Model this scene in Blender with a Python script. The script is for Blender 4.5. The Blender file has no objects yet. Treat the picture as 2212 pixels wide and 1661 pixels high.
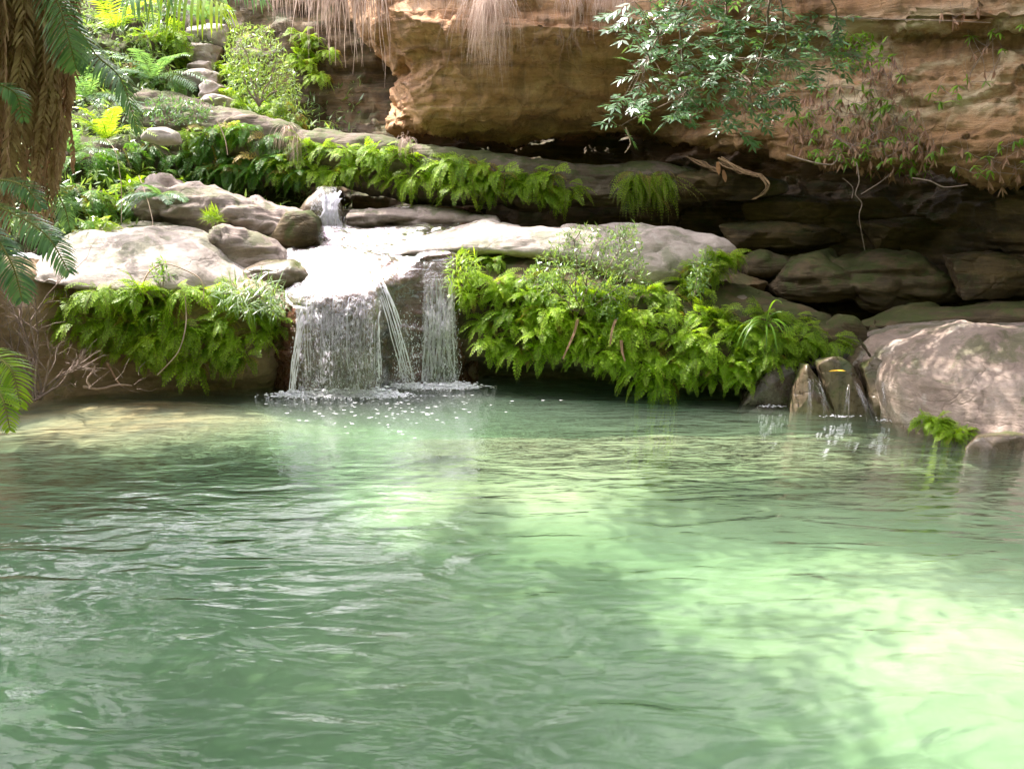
import bpy, math, random
import numpy as np
from mathutils import Vector, Matrix
R = math.radians
random.seed(7)
SC = bpy.context.scene
COL = SC.collection

# ------------------------------------------------------------------ camera
FPX, CX, CY = 2150.0, 1106.0, 830.5          # the photograph measured 2212 px wide
PITCH, CAMZ = R(10.3), 3.3
cam_d = bpy.data.cameras.new('camera'); cam = bpy.data.objects.new('camera', cam_d); COL.objects.link(cam)
cam_d.sensor_width = 36.0; cam_d.lens = 36.0 * FPX / 2212.0
cam_d.clip_start = 0.1; cam_d.clip_end = 1500
cam.location = (0, 0, CAMZ); cam.rotation_euler = (math.pi/2 - PITCH, 0, 0)
SC.camera = cam

# ------------------------------------------------------------------ light
SUN = Vector((-0.46, 0.27, 0.85)).normalized()      # towards the sun
EL = math.asin(SUN.z)
w = bpy.data.worlds.new('World'); SC.world = w; w.use_nodes = True
nt = w.node_tree; bg = nt.nodes['Background']
sky = nt.nodes.new('ShaderNodeTexSky'); sky.sky_type = 'NISHITA'; sky.sun_disc = False
sky.sun_elevation = EL; sky.sun_rotation = math.atan2(SUN.x, SUN.y)
sky.air_density = 1.0; sky.dust_density = 4.0; sky.ozone_density = 1.0
tcw = nt.nodes.new('ShaderNodeTexCoord')
ncl = nt.nodes.new('ShaderNodeTexNoise'); ncl.inputs['Scale'].default_value = 2.2; ncl.inputs['Detail'].default_value = 6; ncl.inputs['Roughness'].default_value = 0.6
nt.links.new(tcw.outputs['Generated'], ncl.inputs['Vector'])
crw = nt.nodes.new('ShaderNodeValToRGB'); crw.color_ramp.elements[0].position = 0.40; crw.color_ramp.elements[1].position = 0.56
nt.links.new(ncl.outputs[0], crw.inputs[0])
dsun = nt.nodes.new('ShaderNodeVectorMath'); dsun.operation = 'DOT_PRODUCT'; dsun.inputs[1].default_value = SUN; nt.links.new(tcw.outputs['Generated'], dsun.inputs[0])
rsun = nt.nodes.new('ShaderNodeMapRange'); rsun.interpolation_type = 'SMOOTHSTEP'; rsun.inputs[1].default_value = 0.2; rsun.inputs[2].default_value = 0.85; rsun.inputs[3].default_value = 2.0; rsun.inputs[4].default_value = 19.0
nt.links.new(dsun.outputs['Value'], rsun.inputs[0])
clm = nt.nodes.new('ShaderNodeMix'); clm.data_type = 'RGBA'; nt.links.new(crw.outputs[0], clm.inputs[0]); nt.links.new(sky.outputs[0], clm.inputs[6]); rtint = nt.nodes.new('ShaderNodeVectorMath'); rtint.operation = 'MULTIPLY'; rtint.inputs[1].default_value = (1.0, 0.93, 1.0)
nt.links.new(rsun.outputs[0], rtint.inputs[0]); nt.links.new(rtint.outputs[0], clm.inputs[7])
nt.links.new(clm.outputs[2], bg.inputs[0]); bg.inputs[1].default_value = 0.15
sl = bpy.data.lights.new('sun', 'SUN'); sl.energy = 4.3; sl.angle = R(0.6); sl.color = (1.0, 0.925, 0.86)
so = bpy.data.objects.new('sun', sl); COL.objects.link(so)
so.rotation_euler = SUN.to_track_quat('Z', 'Y').to_euler(); so.location = SUN * 60
vs = SC.view_settings; vs.view_transform = 'Standard'; vs.look = 'None'; vs.gamma = 1.0; vs.exposure = 1.74
SC.display_settings.display_device = 'sRGB'
cy = SC.cycles
cy.use_denoising = True
try: cy.denoiser = 'OPENIMAGEDENOISE'
except Exception: pass
cy.max_bounces = 9; cy.diffuse_bounces = 4; cy.glossy_bounces = 3; cy.transmission_bounces = 5
cy.transparent_max_bounces = 12; cy.volume_bounces = 1
cy.sample_clamp_indirect = 6.0; cy.caustics_reflective = False; cy.caustics_refractive = False
cy.use_adaptive_sampling = True; cy.adaptive_threshold = 0.02

# ------------------------------------------------------------------ helpers
def at(px, py, Y):
    x = (px - CX) / FPX; y = -(py - CY) / FPX
    dy = math.cos(PITCH) + y * math.sin(PITCH); dz = -math.sin(PITCH) + y * math.cos(PITCH)
    s = Y / dy
    return np.array((x * s, Y, CAMZ + dz * s))

def to_px(P):
    P = np.asarray(P, float).reshape(-1, 3)
    v = P - np.array((0, 0, CAMZ))
    F = np.array((0, math.cos(PITCH), -math.sin(PITCH))); U = np.array((0, math.sin(PITCH), math.cos(PITCH)))
    d = v @ F
    d = np.where(np.abs(d) < 1e-6, 1e-6, d)
    return np.stack([CX + FPX * v[:, 0] / d, CY - FPX * (v @ U) / d, d], 1)

_rs = np.random.RandomState(11)
_perm = _rs.permutation(256); _perm = np.concatenate([_perm, _perm])
_g = _rs.normal(size=(256, 3)); _g /= np.linalg.norm(_g, axis=1)[:, None]
def noise3(P):
    P = np.asarray(P, float)
    i = np.floor(P).astype(int); f = P - i; i &= 255
    u = f * f * f * (f * (f * 6 - 15) + 10)
    def g(a, b, c):
        h = _perm[(_perm[(_perm[(i[:, 0] + a) & 255] + i[:, 1] + b) & 255] + i[:, 2] + c) & 255]
        return (_g[h] * (f - (a, b, c))).sum(1)
    x0 = g(0,0,0) * (1-u[:,0]) + g(1,0,0) * u[:,0]; x1 = g(0,1,0) * (1-u[:,0]) + g(1,1,0) * u[:,0]
    x2 = g(0,0,1) * (1-u[:,0]) + g(1,0,1) * u[:,0]; x3 = g(0,1,1) * (1-u[:,0]) + g(1,1,1) * u[:,0]
    y0 = x0 * (1-u[:,1]) + x1 * u[:,1]; y1 = x2 * (1-u[:,1]) + x3 * u[:,1]
    return (y0 * (1-u[:,2]) + y1 * u[:,2]) * 1.7
def fbm(P, sc=1.0, octv=4, seed=0.0, gain=0.5, ridged=False):
    P = np.asarray(P, float) * sc + seed * 7.13
    a, s, out = 1.0, 0.0, 0.0
    for k in range(octv):
        n = noise3(P)
        if ridged: n = 1 - 2 * np.abs(n)
        out = out + a * n; s += a; a *= gain; P = P * 2.03 + 17.7
    return out / s
def smooth(a, b, x): 
    t = np.clip((np.asarray(x, float) - a) / (b - a), 0, 1); return t * t * (3 - 2 * t)

def crs(C, n_per):
    """Catmull-Rom along axis 0 of C (R,...,3) with n_per samples per segment."""
    C = np.asarray(C, float); Rn = C.shape[0]
    out = []
    for k in range(Rn - 1):
        p0 = C[max(k-1, 0)]; p1 = C[k]; p2 = C[k+1]; p3 = C[min(k+2, Rn-1)]
        n = n_per[k]
        for j in range(n):
            t = j / n
            # tension 0.5, slightly damped
            m1 = (p2 - p0) * 0.42; m2 = (p3 - p1) * 0.42
            h00 = 2*t**3-3*t**2+1; h10 = t**3-2*t**2+t; h01 = -2*t**3+3*t**2; h11 = t**3-t**2
            out.append(h00*p1 + h10*m1 + h01*p2 + h11*m2)
    out.append(C[-1])
    return np.array(out)

def np_mesh(name, V, F, mat=None, smooth_=True, mats=None, midx=None):
    V = np.asarray(V, np.float32); F = np.asarray(F, np.int32)
    me = bpy.data.meshes.new(name)
    k = F.shape[1]
    me.vertices.add(len(V)); me.vertices.foreach_set('co', V.ravel())
    me.loops.add(F.size); me.loops.foreach_set('vertex_index', F.ravel())
    me.polygons.add(len(F)); me.polygons.foreach_set('loop_start', np.arange(0, F.size, k, dtype=np.int32))
    me.polygons.foreach_set('loop_total', np.full(len(F), k, np.int32))
    if smooth_: me.polygons.foreach_set('use_smooth', np.ones(len(F), bool))
    for m in (mats or ([mat] if mat else [])): me.materials.append(m)
    if midx is not None: me.polygons.foreach_set('material_index', np.asarray(midx, np.int32))
    me.update(calc_edges=True); me.validate()
    return me

def link(name, me, parent=None, label=None, cat=None, group=None, kind=None, loc=None):
    o = bpy.data.objects.new(name, me); COL.objects.link(o)
    if parent is not None: o.parent = parent
    if label: o['label'] = label
    if cat: o['category'] = cat
    if group: o['group'] = group
    if kind: o['kind'] = kind
    if loc is not None: o.location = loc
    return o
def center(o):
    """move the origin of an unparented mesh object to the base centre of its mesh"""
    me = o.data; n = len(me.vertices); a = np.empty(n*3, np.float32); me.vertices.foreach_get('co', a); a = a.reshape(-1, 3)
    c = np.array(((a[:,0].min()+a[:,0].max())/2, (a[:,1].min()+a[:,1].max())/2, a[:,2].min()), np.float32)
    me.vertices.foreach_set('co', (a - c).ravel()); me.update(); o.location = [float(x) for x in c]
    return o

def grid_faces(nu, nv, closed_v=False):
    i = np.arange(nu-1)[:, None]; j = np.arange(nv if closed_v else nv-1)[None, :]
    j2 = (j+1) % nv
    a = i*nv+j; b = i*nv+j2; c = (i+1)*nv+j2; d = (i+1)*nv+j
    return np.stack([a, b, c, d], -1).reshape(-1, 4)

def grid_normals(G, closed_v=False):
    du = np.gradient(G, axis=0)
    if closed_v:
        dv = (np.roll(G, -1, 1) - np.roll(G, 1, 1))
    else: dv = np.gradient(G, axis=1)
    n = np.cross(du, dv); l = np.linalg.norm(n, axis=2, keepdims=True)
    return n / np.maximum(l, 1e-9)

def cells(P, seed, k=26):
    """chiselled, facet-like relief: distance to the nearest of a few jittered planes per cell"""
    P = np.asarray(P, float) + 0.25 * np.stack([fbm(P, 0.9, 2, seed+31), fbm(P, 0.9, 2, seed+32), fbm(P, 0.9, 2, seed+33)], 1)
    i0 = np.floor(P).astype(int); best = np.full(len(P), 9e9); val = np.zeros(len(P)); second = best.copy()
    for a in (-1, 0, 1):
        for b in (-1, 0, 1):
            for c in (-1, 0, 1):
                q = i0 + (a, b, c); h = _perm[(_perm[(_perm[(q[:, 0]+seed) & 255] + q[:, 1]) & 255] + q[:, 2]) & 255]
                j = 0.5 + 0.45 * _g[h]; dlt = P - (q + j); dd = (dlt**2).sum(1)
                v = (dlt * _g[(h*7+3) & 255]).sum(1) * 0.9 + (_g[(h*3+1) & 255][:, 0]) * 0.35
                m = dd < best
                second = np.where(m, best, np.minimum(second, dd)); val = np.where(m, v, val); best = np.where(m, dd, best)
    edge = np.sqrt(second) - np.sqrt(best)
    return val, edge
def rock_disp(P, amp, seed, style='strata'):
    """displacement (metres) of a rock surface at points P"""
    c1, e1 = cells(P * (0.75, 0.75, 1.6), int(seed) + 3)
    c2, e2 = cells(P * (2.2, 2.2, 4.5), int(seed) + 9)
    base = rock_disp0(P, amp, seed, style)
    k = {'strata': 1.0, 'smoothish': 0.55, 'blocky': 1.2}[style]
    return base + k * amp * (c1 * 0.55 + c2 * 0.16 - 0.35 * np.exp(-e1 * 16) - 0.12 * np.exp(-e2 * 10))
def rock_disp0(P, amp, seed, style='strata'):
    if style == 'strata':
        d = fbm(P * (0.5, 0.5, 0.9), 1.0, 5, seed) * amp
        d += fbm(P * (0.35, 0.5, 3.2), 1.0, 4, seed+3, 0.55, True) * amp * 0.45
        d += fbm(P * (2.0, 2.0, 6.0), 1.0, 3, seed+5) * amp * 0.12
    elif style == 'smoothish':
        d = fbm(P, 0.8, 5, seed, 0.45) * amp + fbm(P * (1.2, 1.2, 3.0), 1.5, 3, seed+2, 0.5, True) * amp * 0.15
    else:  # blocky
        q = fbm(P * (0.8, 0.8, 1.4), 1.0, 2, seed)
        d = (np.round(q * 5) / 5 * 0.7 + q * 0.3) * amp + fbm(P, 2.2, 4, seed+4, 0.55, True) * amp * 0.3
    return d

def relief(name, rows, step, mat, amp=0.2, seed=0, style='strata', outward=1.0, world=False, fade=None, key=None, **tags):
    C = np.array([[at(*p) if not world else np.array(p, float) for p in r] for r in rows])
    n_r = [max(1, int(round(np.linalg.norm(C[k+1]-C[k], axis=1).mean()/step))) for k in range(C.shape[0]-1)]
    G = crs(C, n_r)
    n_c = [max(1, int(round(np.linalg.norm(C[:, k+1]-C[:, k], axis=1).mean()/step))) for k in range(C.shape[1]-1)]
    G = crs(G.transpose(1, 0, 2), n_c).transpose(1, 0, 2)
    N = grid_normals(G) * outward
    P = G.reshape(-1, 3)
    d = rock_disp(P, amp, seed, style)
    if fade is not None: d = d * fade(P)
    P = P + N.reshape(-1, 3) * d[:, None]
    F = grid_faces(G.shape[0], G.shape[1])
    if outward < 0: F = F[:, ::-1]
    me = np_mesh(name, P, F, mat)
    o = link(name, me, **tags)
    o_info[key or name] = (P.reshape(G.shape), None)
    return o
o_info = {}

def interp(pts, x):
    xs = [p[0] for p in pts]; ys = [p[1] for p in pts]
    return np.interp(x, xs, ys)

def blob(name, top, bot, Yc, D, mat, amp=0.08, seed=0, n=2.6, style='smoothish', step=0.05, lean=0.0, rot=0.0, **tags):
    """a boulder whose outline seen from the pool is top/bot (pixel curves); D = half depth in metres"""
    x0 = max(top[0][0], bot[0][0]) if False else min(top[0][0], bot[0][0]); x1 = max(top[-1][0], bot[-1][0])
    Lx = (x1 - x0) / FPX * (Yc if not isinstance(Yc, (list, tuple)) else Yc[0][1])
    nu = int(max(14, Lx / step)); th = np.linspace(0, math.pi, nu); px = x0 + (x1-x0) * (1-np.cos(th))/2
    ker = max(1, nu // 28)
    def sm(a):
        if ker < 2: return a
        ap = np.concatenate([np.full(ker, a[0]), a, np.full(ker, a[-1])])
        k = np.hanning(2*ker+3)[1:-1]; k /= k.sum()
        return np.convolve(ap, k, 'same')[ker:-ker]
    yt = sm(interp(top, px)); yb = sm(interp(bot, px)); yb = np.maximum(yb, yt + 1)
    # close the ends
    e = np.minimum(1, np.sin(th) * 3.0) ** 0.6
    ym = (yt+yb)/2; hh = (yb-yt)/2 * e; yt, yb = ym-hh, ym+hh
    Ys = interp(Yc, px) if isinstance(Yc, (list, tuple)) else np.full(nu, float(Yc))
    hz = hh / FPX * Ys; Dm = D * np.minimum(1, (hz / max(hz.max(), 1e-6))) ** 0.5
    per = 4 * max(hz.max(), D) ; nv = int(min(400, max(20, per * 1.3 / step)))
    ph = np.linspace(0, 2*math.pi, nv, endpoint=False)
    G = np.zeros((nu, nv, 3))
    for i in range(nu):
        t = at(px[i], yt[i], Ys[i]); b = at(px[i], yb[i], Ys[i])
        cz = (t[2]+b[2])/2; h = (t[2]-b[2])/2; cxx = (t[0]+b[0])/2
        c, s = np.cos(ph), np.sin(ph)
        cc = np.sign(c)*np.abs(c)**(2/n); ss = np.sign(s)*np.abs(s)**(2/n)
        G[i, :, 0] = cxx + ss * 0
        G[i, :, 1] = Ys[i] - cc * Dm[i] + ss * lean * h
        G[i, :, 2] = cz + ss * h
    N = grid_normals(G, True)
    P = G.reshape(-1, 3); Nf = N.reshape(-1, 3)
    cen = P.mean(0)
    if ((P - cen) * Nf).sum() < 0: Nf = -Nf; flip = True
    else: flip = False
    amp_f = np.repeat(np.minimum(1, hz / max(hz.max(), 1e-6)) * 0.85 + 0.15, nv)
    P2 = P + Nf * (rock_disp(P, amp, seed, style) * amp_f)[:, None]
    F = grid_faces(nu, nv, True)
    if flip: F = F[:, ::-1]
    me = np_mesh(name, P2, F, mat)
    o = link(name, me, **tags)
    center(o)
    o_info[name+str(seed)] = (P2.reshape(G.shape), None)
    return o

import bmesh
def hullrock(name, outline, Y, D, mat, amp=0.03, seed=0, back=0.8, cuts=0.07, lean=0.0, round_=0.03, **tags):
    """angular block: convex hull of an outline (pixels at distance Y) and a shrunken copy D metres behind, chiselled"""
    rs = np.random.RandomState(seed + 900); P = np.array([at(x, y, Y) for x, y in outline]); c = P.mean(0); pts = []
    for k, p in enumerate(P):
        pts.append(p + (0, rs.uniform(-.1, .25)*D, 0)); q = c + (p-c)*rs.uniform(back-.12, back+.08); q[1] = Y + D*rs.uniform(.75, 1.0) + lean*(p[2]-c[2]); q[2] += 0.08*D; pts.append(q)
    for k in range(3): pts.append(c + (P[rs.randint(len(P))]-c)*0.55 + (0, -rs.uniform(.1, .25)*D, 0))
    bm = bmesh.new(); vs_ = [bm.verts.new(p) for p in pts]; r = bmesh.ops.convex_hull(bm, input=vs_)
    bmesh.ops.delete(bm, geom=[v for v in bm.verts if not v.link_faces], context='VERTS')
    bmesh.ops.dissolve_limit(bm, angle_limit=0.12, verts=bm.verts, edges=bm.edges)
    bmesh.ops.bevel(bm, geom=list(bm.edges), offset=round_, segments=2, affect='EDGES', profile=0.6)
    bmesh.ops.triangulate(bm, faces=bm.faces)
    for _ in range(5):
        es = [e for e in bm.edges if e.calc_length() > cuts]
        if not es: break
        bmesh.ops.subdivide_edges(bm, edges=es, cuts=1, use_grid_fill=False); bmesh.ops.triangulate(bm, faces=bm.faces)
    bm.normal_update(); co = np.array([v.co for v in bm.verts]); no = np.array([v.normal for v in bm.verts])
    c1, e1 = cells(co*(1.6, 1.6, 3.0), seed+5)
    d = fbm(co, 2.2, 4, seed)*amp + c1*amp*.5 - np.exp(-e1*14)*amp*.5
    for v, q in zip(bm.verts, co + no*d[:, None]): v.co = q
    me = bpy.data.meshes.new(name); bm.to_mesh(me); bm.free(); me.materials.append(mat)
    me.polygons.foreach_set('use_smooth', np.ones(len(me.polygons), bool)); me.update()
    return center(link(name, me, **tags))

# ------------------------------------------------------------------ materials
def newmat(name):
    m = bpy.data.materials.new(name); m.use_nodes = True
    t = m.node_tree; t.nodes.clear(); return m, t
def N(t, typ, **kw):
    n = t.nodes.new(typ)
    for k, v in kw.items():
        if k in n.inputs: n.inputs[k].default_value = v
        else: setattr(n, k, v)
    return n
def ramp(t, stops, src=None, interp_='LINEAR'):
    n = t.nodes.new('ShaderNodeValToRGB'); cr = n.color_ramp; cr.interpolation = interp_
    while len(cr.elements) < len(stops): cr.elements.new(0.5)
    for e, (p, c) in zip(cr.elements, stops):
        e.position = p; e.color = (c if len(c) == 4 else (*c, 1)) if not isinstance(c, (int, float)) else (c, c, c, 1)
    if src is not None: t.links.new(src, n.inputs[0])
    return n
def mixc(t, fac, a, b, mode='MIX'):
    n = t.nodes.new('ShaderNodeMix'); n.data_type = 'RGBA'; n.blend_type = mode
    for s, v in ((0, fac), (6, a), (7, b)):
        if isinstance(v, bpy.types.NodeSocket): t.links.new(v, n.inputs[s])
        elif s == 0: n.inputs[0].default_value = v
        else: n.inputs[s].default_value = (*v, 1) if len(v) == 3 else v
    return n.outputs[2]
def math_(t, op, a, b=None, c=None):
    n = t.nodes.new('ShaderNodeMath'); n.operation = op
    for i, v in enumerate((a, b, c)):
        if v is None: continue
        if isinstance(v, bpy.types.NodeSocket): t.links.new(v, n.inputs[i])
        else: n.inputs[i].default_value = v
    return n.outputs[0]
def noise(t, vec, scale, detail=4, rough=0.55, dist=0.0):
    n = N(t, 'ShaderNodeTexNoise'); n.inputs['Scale'].default_value = scale; n.inputs['Detail'].default_value = detail
    n.inputs['Roughness'].default_value = rough; n.inputs['Distortion'].default_value = dist
    t.links.new(vec, n.inputs['Vector']); return n.outputs[0]
def mapping(t, vec, scale=(1,1,1), rot=(0,0,0), loc=(0,0,0)):
    n = N(t, 'ShaderNodeMapping'); n.inputs['Scale'].default_value = scale; n.inputs['Rotation'].default_value = rot; n.inputs['Location'].default_value = loc
    t.links.new(vec, n.inputs[0]); return n.outputs[0]

def rock_mat(name, c1, c2, c3, moss=0.0, mosscol=(0.035, 0.06, 0.008), rough=0.85, lichen=0.0, strata=4.0, bump=0.5, spec=0.3, wetlow=False, tilt=0.0, streak=0.0):
    m, t = newmat(name); L = t.links.new
    geo = N(t, 'ShaderNodeNewGeometry'); pos = geo.outputs['Position']
    st = mapping(t, pos, (0.5, 0.5, strata), (tilt, tilt*0.6, 0))
    n1 = noise(t, st, 1.4, 8, 0.62, 0.6); n2 = noise(t, pos, 1.1, 7, 0.6, 0.3); n3 = noise(t, pos, 9.0, 7, 0.7)
    n4 = noise(t, pos, 45.0, 4, 0.6)
    base = ramp(t, [(0.32, c1), (0.5, c2), (0.68, c3)], n1).outputs[0]
    b2 = ramp(t, [(0.3, c3), (0.55, c2), (0.72, c1)], n2).outputs[0]
    col = mixc(t, 0.5, base, b2)
    sp = ramp(t, [(0.25, 0.6), (0.5, 0.95), (0.75, 1.25)], n3).outputs[0]
    col = mixc(t, 0.75, col, sp, 'MULTIPLY')
    if lichen > 0:
        nl = noise(t, pos, 2.6, 8, 0.72, 0.5)
        ml = ramp(t, [(0.56, 0.0), (0.63, 1.0)], nl).outputs[0]
        col = mixc(t, math_(t, 'MULTIPLY', ml, lichen), col, (0.45, 0.42, 0.38))
    if streak > 0:
        sv = mapping(t, pos, (3.0, 3.0, 0.25)); ns = noise(t, sv, 1.3, 6, 0.6, 0.4)
        ms = ramp(t, [(0.5, 0.0), (0.62, 1.0)], ns).outputs[0]
        col = mixc(t, math_(t, 'MULTIPLY', ms, streak), col, (0.03, 0.025, 0.018))
    if moss > 0:
        nm = noise(t, pos, 1.7, 8, 0.7, 0.4)
        sep = N(t, 'ShaderNodeSeparateXYZ'); L(geo.outputs['Normal'], sep.inputs[0])
        up = math_(t, 'MULTIPLY', sep.outputs[2], 0.12)
        mm = ramp(t, [(0.62 - 0.25*moss, 0.0), (0.70 - 0.2*moss, 1.0)], math_(t, 'ADD', nm, up)).outputs[0]
        mc = mixc(t, n3, mosscol, tuple(x*1.9 for x in mosscol))
        col = mixc(t, math_(t, 'MULTIPLY', mm, min(1, 0.45+moss*0.5)), col, mc)
    bs = N(t, 'ShaderNodeBsdfPrincipled'); L(col, bs.inputs['Base Color'])
    rr = ramp(t, [(0.3, max(0.05, rough-0.15)), (0.7, min(1, rough+0.1))], n3).outputs[0]
    L(rr, bs.inputs['Roughness']); bs.inputs['Specular IOR Level'].default_value = spec
    h = math_(t, 'ADD', math_(t, 'MULTIPLY', n1, 0.10), math_(t, 'MULTIPLY', n3, 0.035))
    h = math_(t, 'ADD', h, math_(t, 'MULTIPLY', n4, 0.006)); 
    vn = N(t, 'ShaderNodeTexVoronoi'); vn.feature = 'DISTANCE_TO_EDGE'; vn.inputs['Scale'].default_value = 0.9
    dv = mapping(t, pos, (0.7, 0.7, 1.6)); 
    dw = N(t, 'ShaderNodeVectorMath'); dw.operation = 'ADD'; L(dv, dw.inputs[0])
    nd = N(t, 'ShaderNodeTexNoise'); nd.inputs['Scale'].default_value = 1.2; nd.inputs['Detail'].default_value = 4; L(pos, nd.inputs['Vector']); L(nd.outputs[1], dw.inputs[1])
    L(dw.outputs[0], vn.inputs['Vector'])
    ck = ramp(t, [(0.0, 0.0), (0.025, 1.0)], vn.outputs[0]).outputs[0]
    h = math_(t, 'ADD', h, math_(t, 'MULTIPLY', ck, 0.012))
    bp = N(t, 'ShaderNodeBump'); bp.inputs['Strength'].default_value = bump; bp.inputs['Distance'].default_value = 1.0
    L(h, bp.inputs['Height']); L(bp.outputs[0], bs.inputs['Normal'])
    o = N(t, 'ShaderNodeOutputMaterial'); L(bs.outputs[0], o.inputs[0])
    return m

def leaf_mat(name, c1, c2, trans=0.45, rough=0.5, spec=0.35, var=3.0, c3=None, tcol=None):
    m, t = newmat(name); L = t.links.new
    geo = N(t, 'ShaderNodeNewGeometry'); oi = N(t, 'ShaderNodeObjectInfo')
    n1 = noise(t, geo.outputs['Position'], var, 3, 0.6)
    r = math_(t, 'ADD', math_(t, 'MULTIPLY', n1, 0.55), math_(t, 'MULTIPLY', geo.outputs['Random Per Island'], 0.45))
    r = math_(t, 'ADD', math_(t, 'MULTIPLY', r, 0.8), math_(t, 'MULTIPLY', oi.outputs['Random'], 0.2))
    stops = [(0.25, c1), (0.7, c2)] + ([(0.86, c3)] if c3 else [])
    col = ramp(t, stops, r).outputs[0]
    bs = N(t, 'ShaderNodeBsdfPrincipled'); L(col, bs.inputs['Base Color']); bs.inputs['Roughness'].default_value = rough
    bs.inputs['Specular IOR Level'].default_value = spec
    tr = N(t, 'ShaderNodeBsdfTranslucent')
    tc = mixc(t, 1.0, col, tcol or (2.0, 1.9, 0.7), 'MULTIPLY'); L(tc, tr.inputs[0])
    mx = N(t, 'ShaderNodeMixShader'); mx.inputs[0].default_value = trans; L(bs.outputs[0], mx.inputs[1]); L(tr.outputs[0], mx.inputs[2])
    o = N(t, 'ShaderNodeOutputMaterial'); L(mx.outputs[0], o.inputs[0]); return m

def simple_mat(name, c1, c2, rough=0.8, sc=8.0, spec=0.3, trans=0.0, bump=0.0, stretch=(1,1,1)):
    m, t = newmat(name); L = t.links.new
    geo = N(t, 'ShaderNodeNewGeometry')
    mp = mapping(t, geo.outputs['Position'], stretch)
    n1 = noise(t, mp, sc, 6, 0.65); 
    r = math_(t, 'ADD', math_(t, 'MULTIPLY', n1, 0.75), math_(t, 'MULTIPLY', geo.outputs['Random Per Island'], 0.25))
    col = ramp(t, [(0.3, c1), (0.7, c2)], r).outputs[0]
    bs = N(t, 'ShaderNodeBsdfPrincipled'); L(col, bs.inputs['Base Color']); bs.inputs['Roughness'].default_value = rough; bs.inputs['Specular IOR Level'].default_value = spec
    if bump:
        bp = N(t, 'ShaderNodeBump'); bp.inputs['Strength'].default_value = 1.0; bp.inputs['Distance'].default_value = bump; L(n1, bp.inputs['Height']); L(bp.outputs[0], bs.inputs['Normal'])
    out = bs.outputs[0]
    if trans:
        tr = N(t, 'ShaderNodeBsdfTranslucent'); L(col, tr.inputs[0]); mx = N(t, 'ShaderNodeMixShader'); mx.inputs[0].default_value = trans
        L(bs.outputs[0], mx.inputs[1]); L(tr.outputs[0], mx.inputs[2]); out = mx.outputs[0]
    o = N(t, 'ShaderNodeOutputMaterial'); L(out, o.inputs[0]); return m
# ================================================================== THE SETTING
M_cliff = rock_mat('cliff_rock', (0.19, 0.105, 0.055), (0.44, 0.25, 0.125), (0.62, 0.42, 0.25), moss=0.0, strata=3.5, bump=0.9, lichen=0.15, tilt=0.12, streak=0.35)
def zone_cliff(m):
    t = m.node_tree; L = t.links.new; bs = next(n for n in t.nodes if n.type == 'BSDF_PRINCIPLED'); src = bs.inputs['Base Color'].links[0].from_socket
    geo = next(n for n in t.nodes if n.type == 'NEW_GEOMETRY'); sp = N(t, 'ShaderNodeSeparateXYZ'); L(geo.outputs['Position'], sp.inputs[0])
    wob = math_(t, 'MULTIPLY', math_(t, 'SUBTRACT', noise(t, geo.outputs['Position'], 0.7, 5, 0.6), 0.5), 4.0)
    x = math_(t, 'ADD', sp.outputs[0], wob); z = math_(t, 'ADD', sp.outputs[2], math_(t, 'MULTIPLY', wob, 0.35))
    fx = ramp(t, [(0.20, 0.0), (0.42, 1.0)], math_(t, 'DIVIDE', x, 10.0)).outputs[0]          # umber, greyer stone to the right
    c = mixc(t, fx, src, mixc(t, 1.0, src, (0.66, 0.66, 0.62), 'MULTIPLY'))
    fz = ramp(t, [(0.52, 0.0), (0.66, 1.0)], math_(t, 'DIVIDE', z, 10.0)).outputs[0]          # darker towards the top
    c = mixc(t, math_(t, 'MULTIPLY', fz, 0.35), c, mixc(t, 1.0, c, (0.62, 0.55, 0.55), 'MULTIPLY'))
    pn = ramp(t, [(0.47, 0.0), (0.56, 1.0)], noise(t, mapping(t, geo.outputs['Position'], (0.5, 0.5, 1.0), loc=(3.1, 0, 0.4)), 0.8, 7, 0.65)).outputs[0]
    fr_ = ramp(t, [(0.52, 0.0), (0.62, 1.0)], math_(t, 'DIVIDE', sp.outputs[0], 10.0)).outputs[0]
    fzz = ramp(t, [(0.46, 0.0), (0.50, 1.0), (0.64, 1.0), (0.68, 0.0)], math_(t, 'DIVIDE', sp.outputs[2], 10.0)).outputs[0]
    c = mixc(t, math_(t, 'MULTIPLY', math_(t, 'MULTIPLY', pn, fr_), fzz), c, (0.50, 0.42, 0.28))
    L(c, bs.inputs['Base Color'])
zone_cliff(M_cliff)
M_pale = rock_mat('pale_rock', (0.20, 0.165, 0.145), (0.36, 0.31, 0.275), (0.48, 0.42, 0.38), moss=0.04, strata=3.0, bump=0.45, lichen=0.5)
M_grey = rock_mat('grey_rock', (0.14, 0.11, 0.098), (0.25, 0.20, 0.175), (0.37, 0.31, 0.275), moss=0.12, strata=3.5, bump=0.5, lichen=0.25)
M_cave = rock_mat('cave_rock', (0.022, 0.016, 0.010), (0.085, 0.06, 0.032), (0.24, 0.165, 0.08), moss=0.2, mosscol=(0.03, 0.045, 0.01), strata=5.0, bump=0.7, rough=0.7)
M_mossy = rock_mat('mossy_rock', (0.03, 0.024, 0.014), (0.085, 0.064, 0.035), (0.18, 0.13, 0.07), moss=0.35, mosscol=(0.035, 0.055, 0.010), strata=4.0, bump=0.6)
M_red = rock_mat('wet_red_rock', (0.035, 0.016, 0.012), (0.12, 0.05, 0.035), (0.21, 0.10, 0.07), moss=0.08, strata=3.0, bump=0.7, rough=0.3, spec=0.6)
M_wet = rock_mat('wet_brown_rock', (0.05, 0.035, 0.022), (0.13, 0.095, 0.06), (0.21, 0.16, 0.11), moss=0.25, strata=1.2, bump=0.5, rough=0.35, spec=0.6, streak=0.6)
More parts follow.
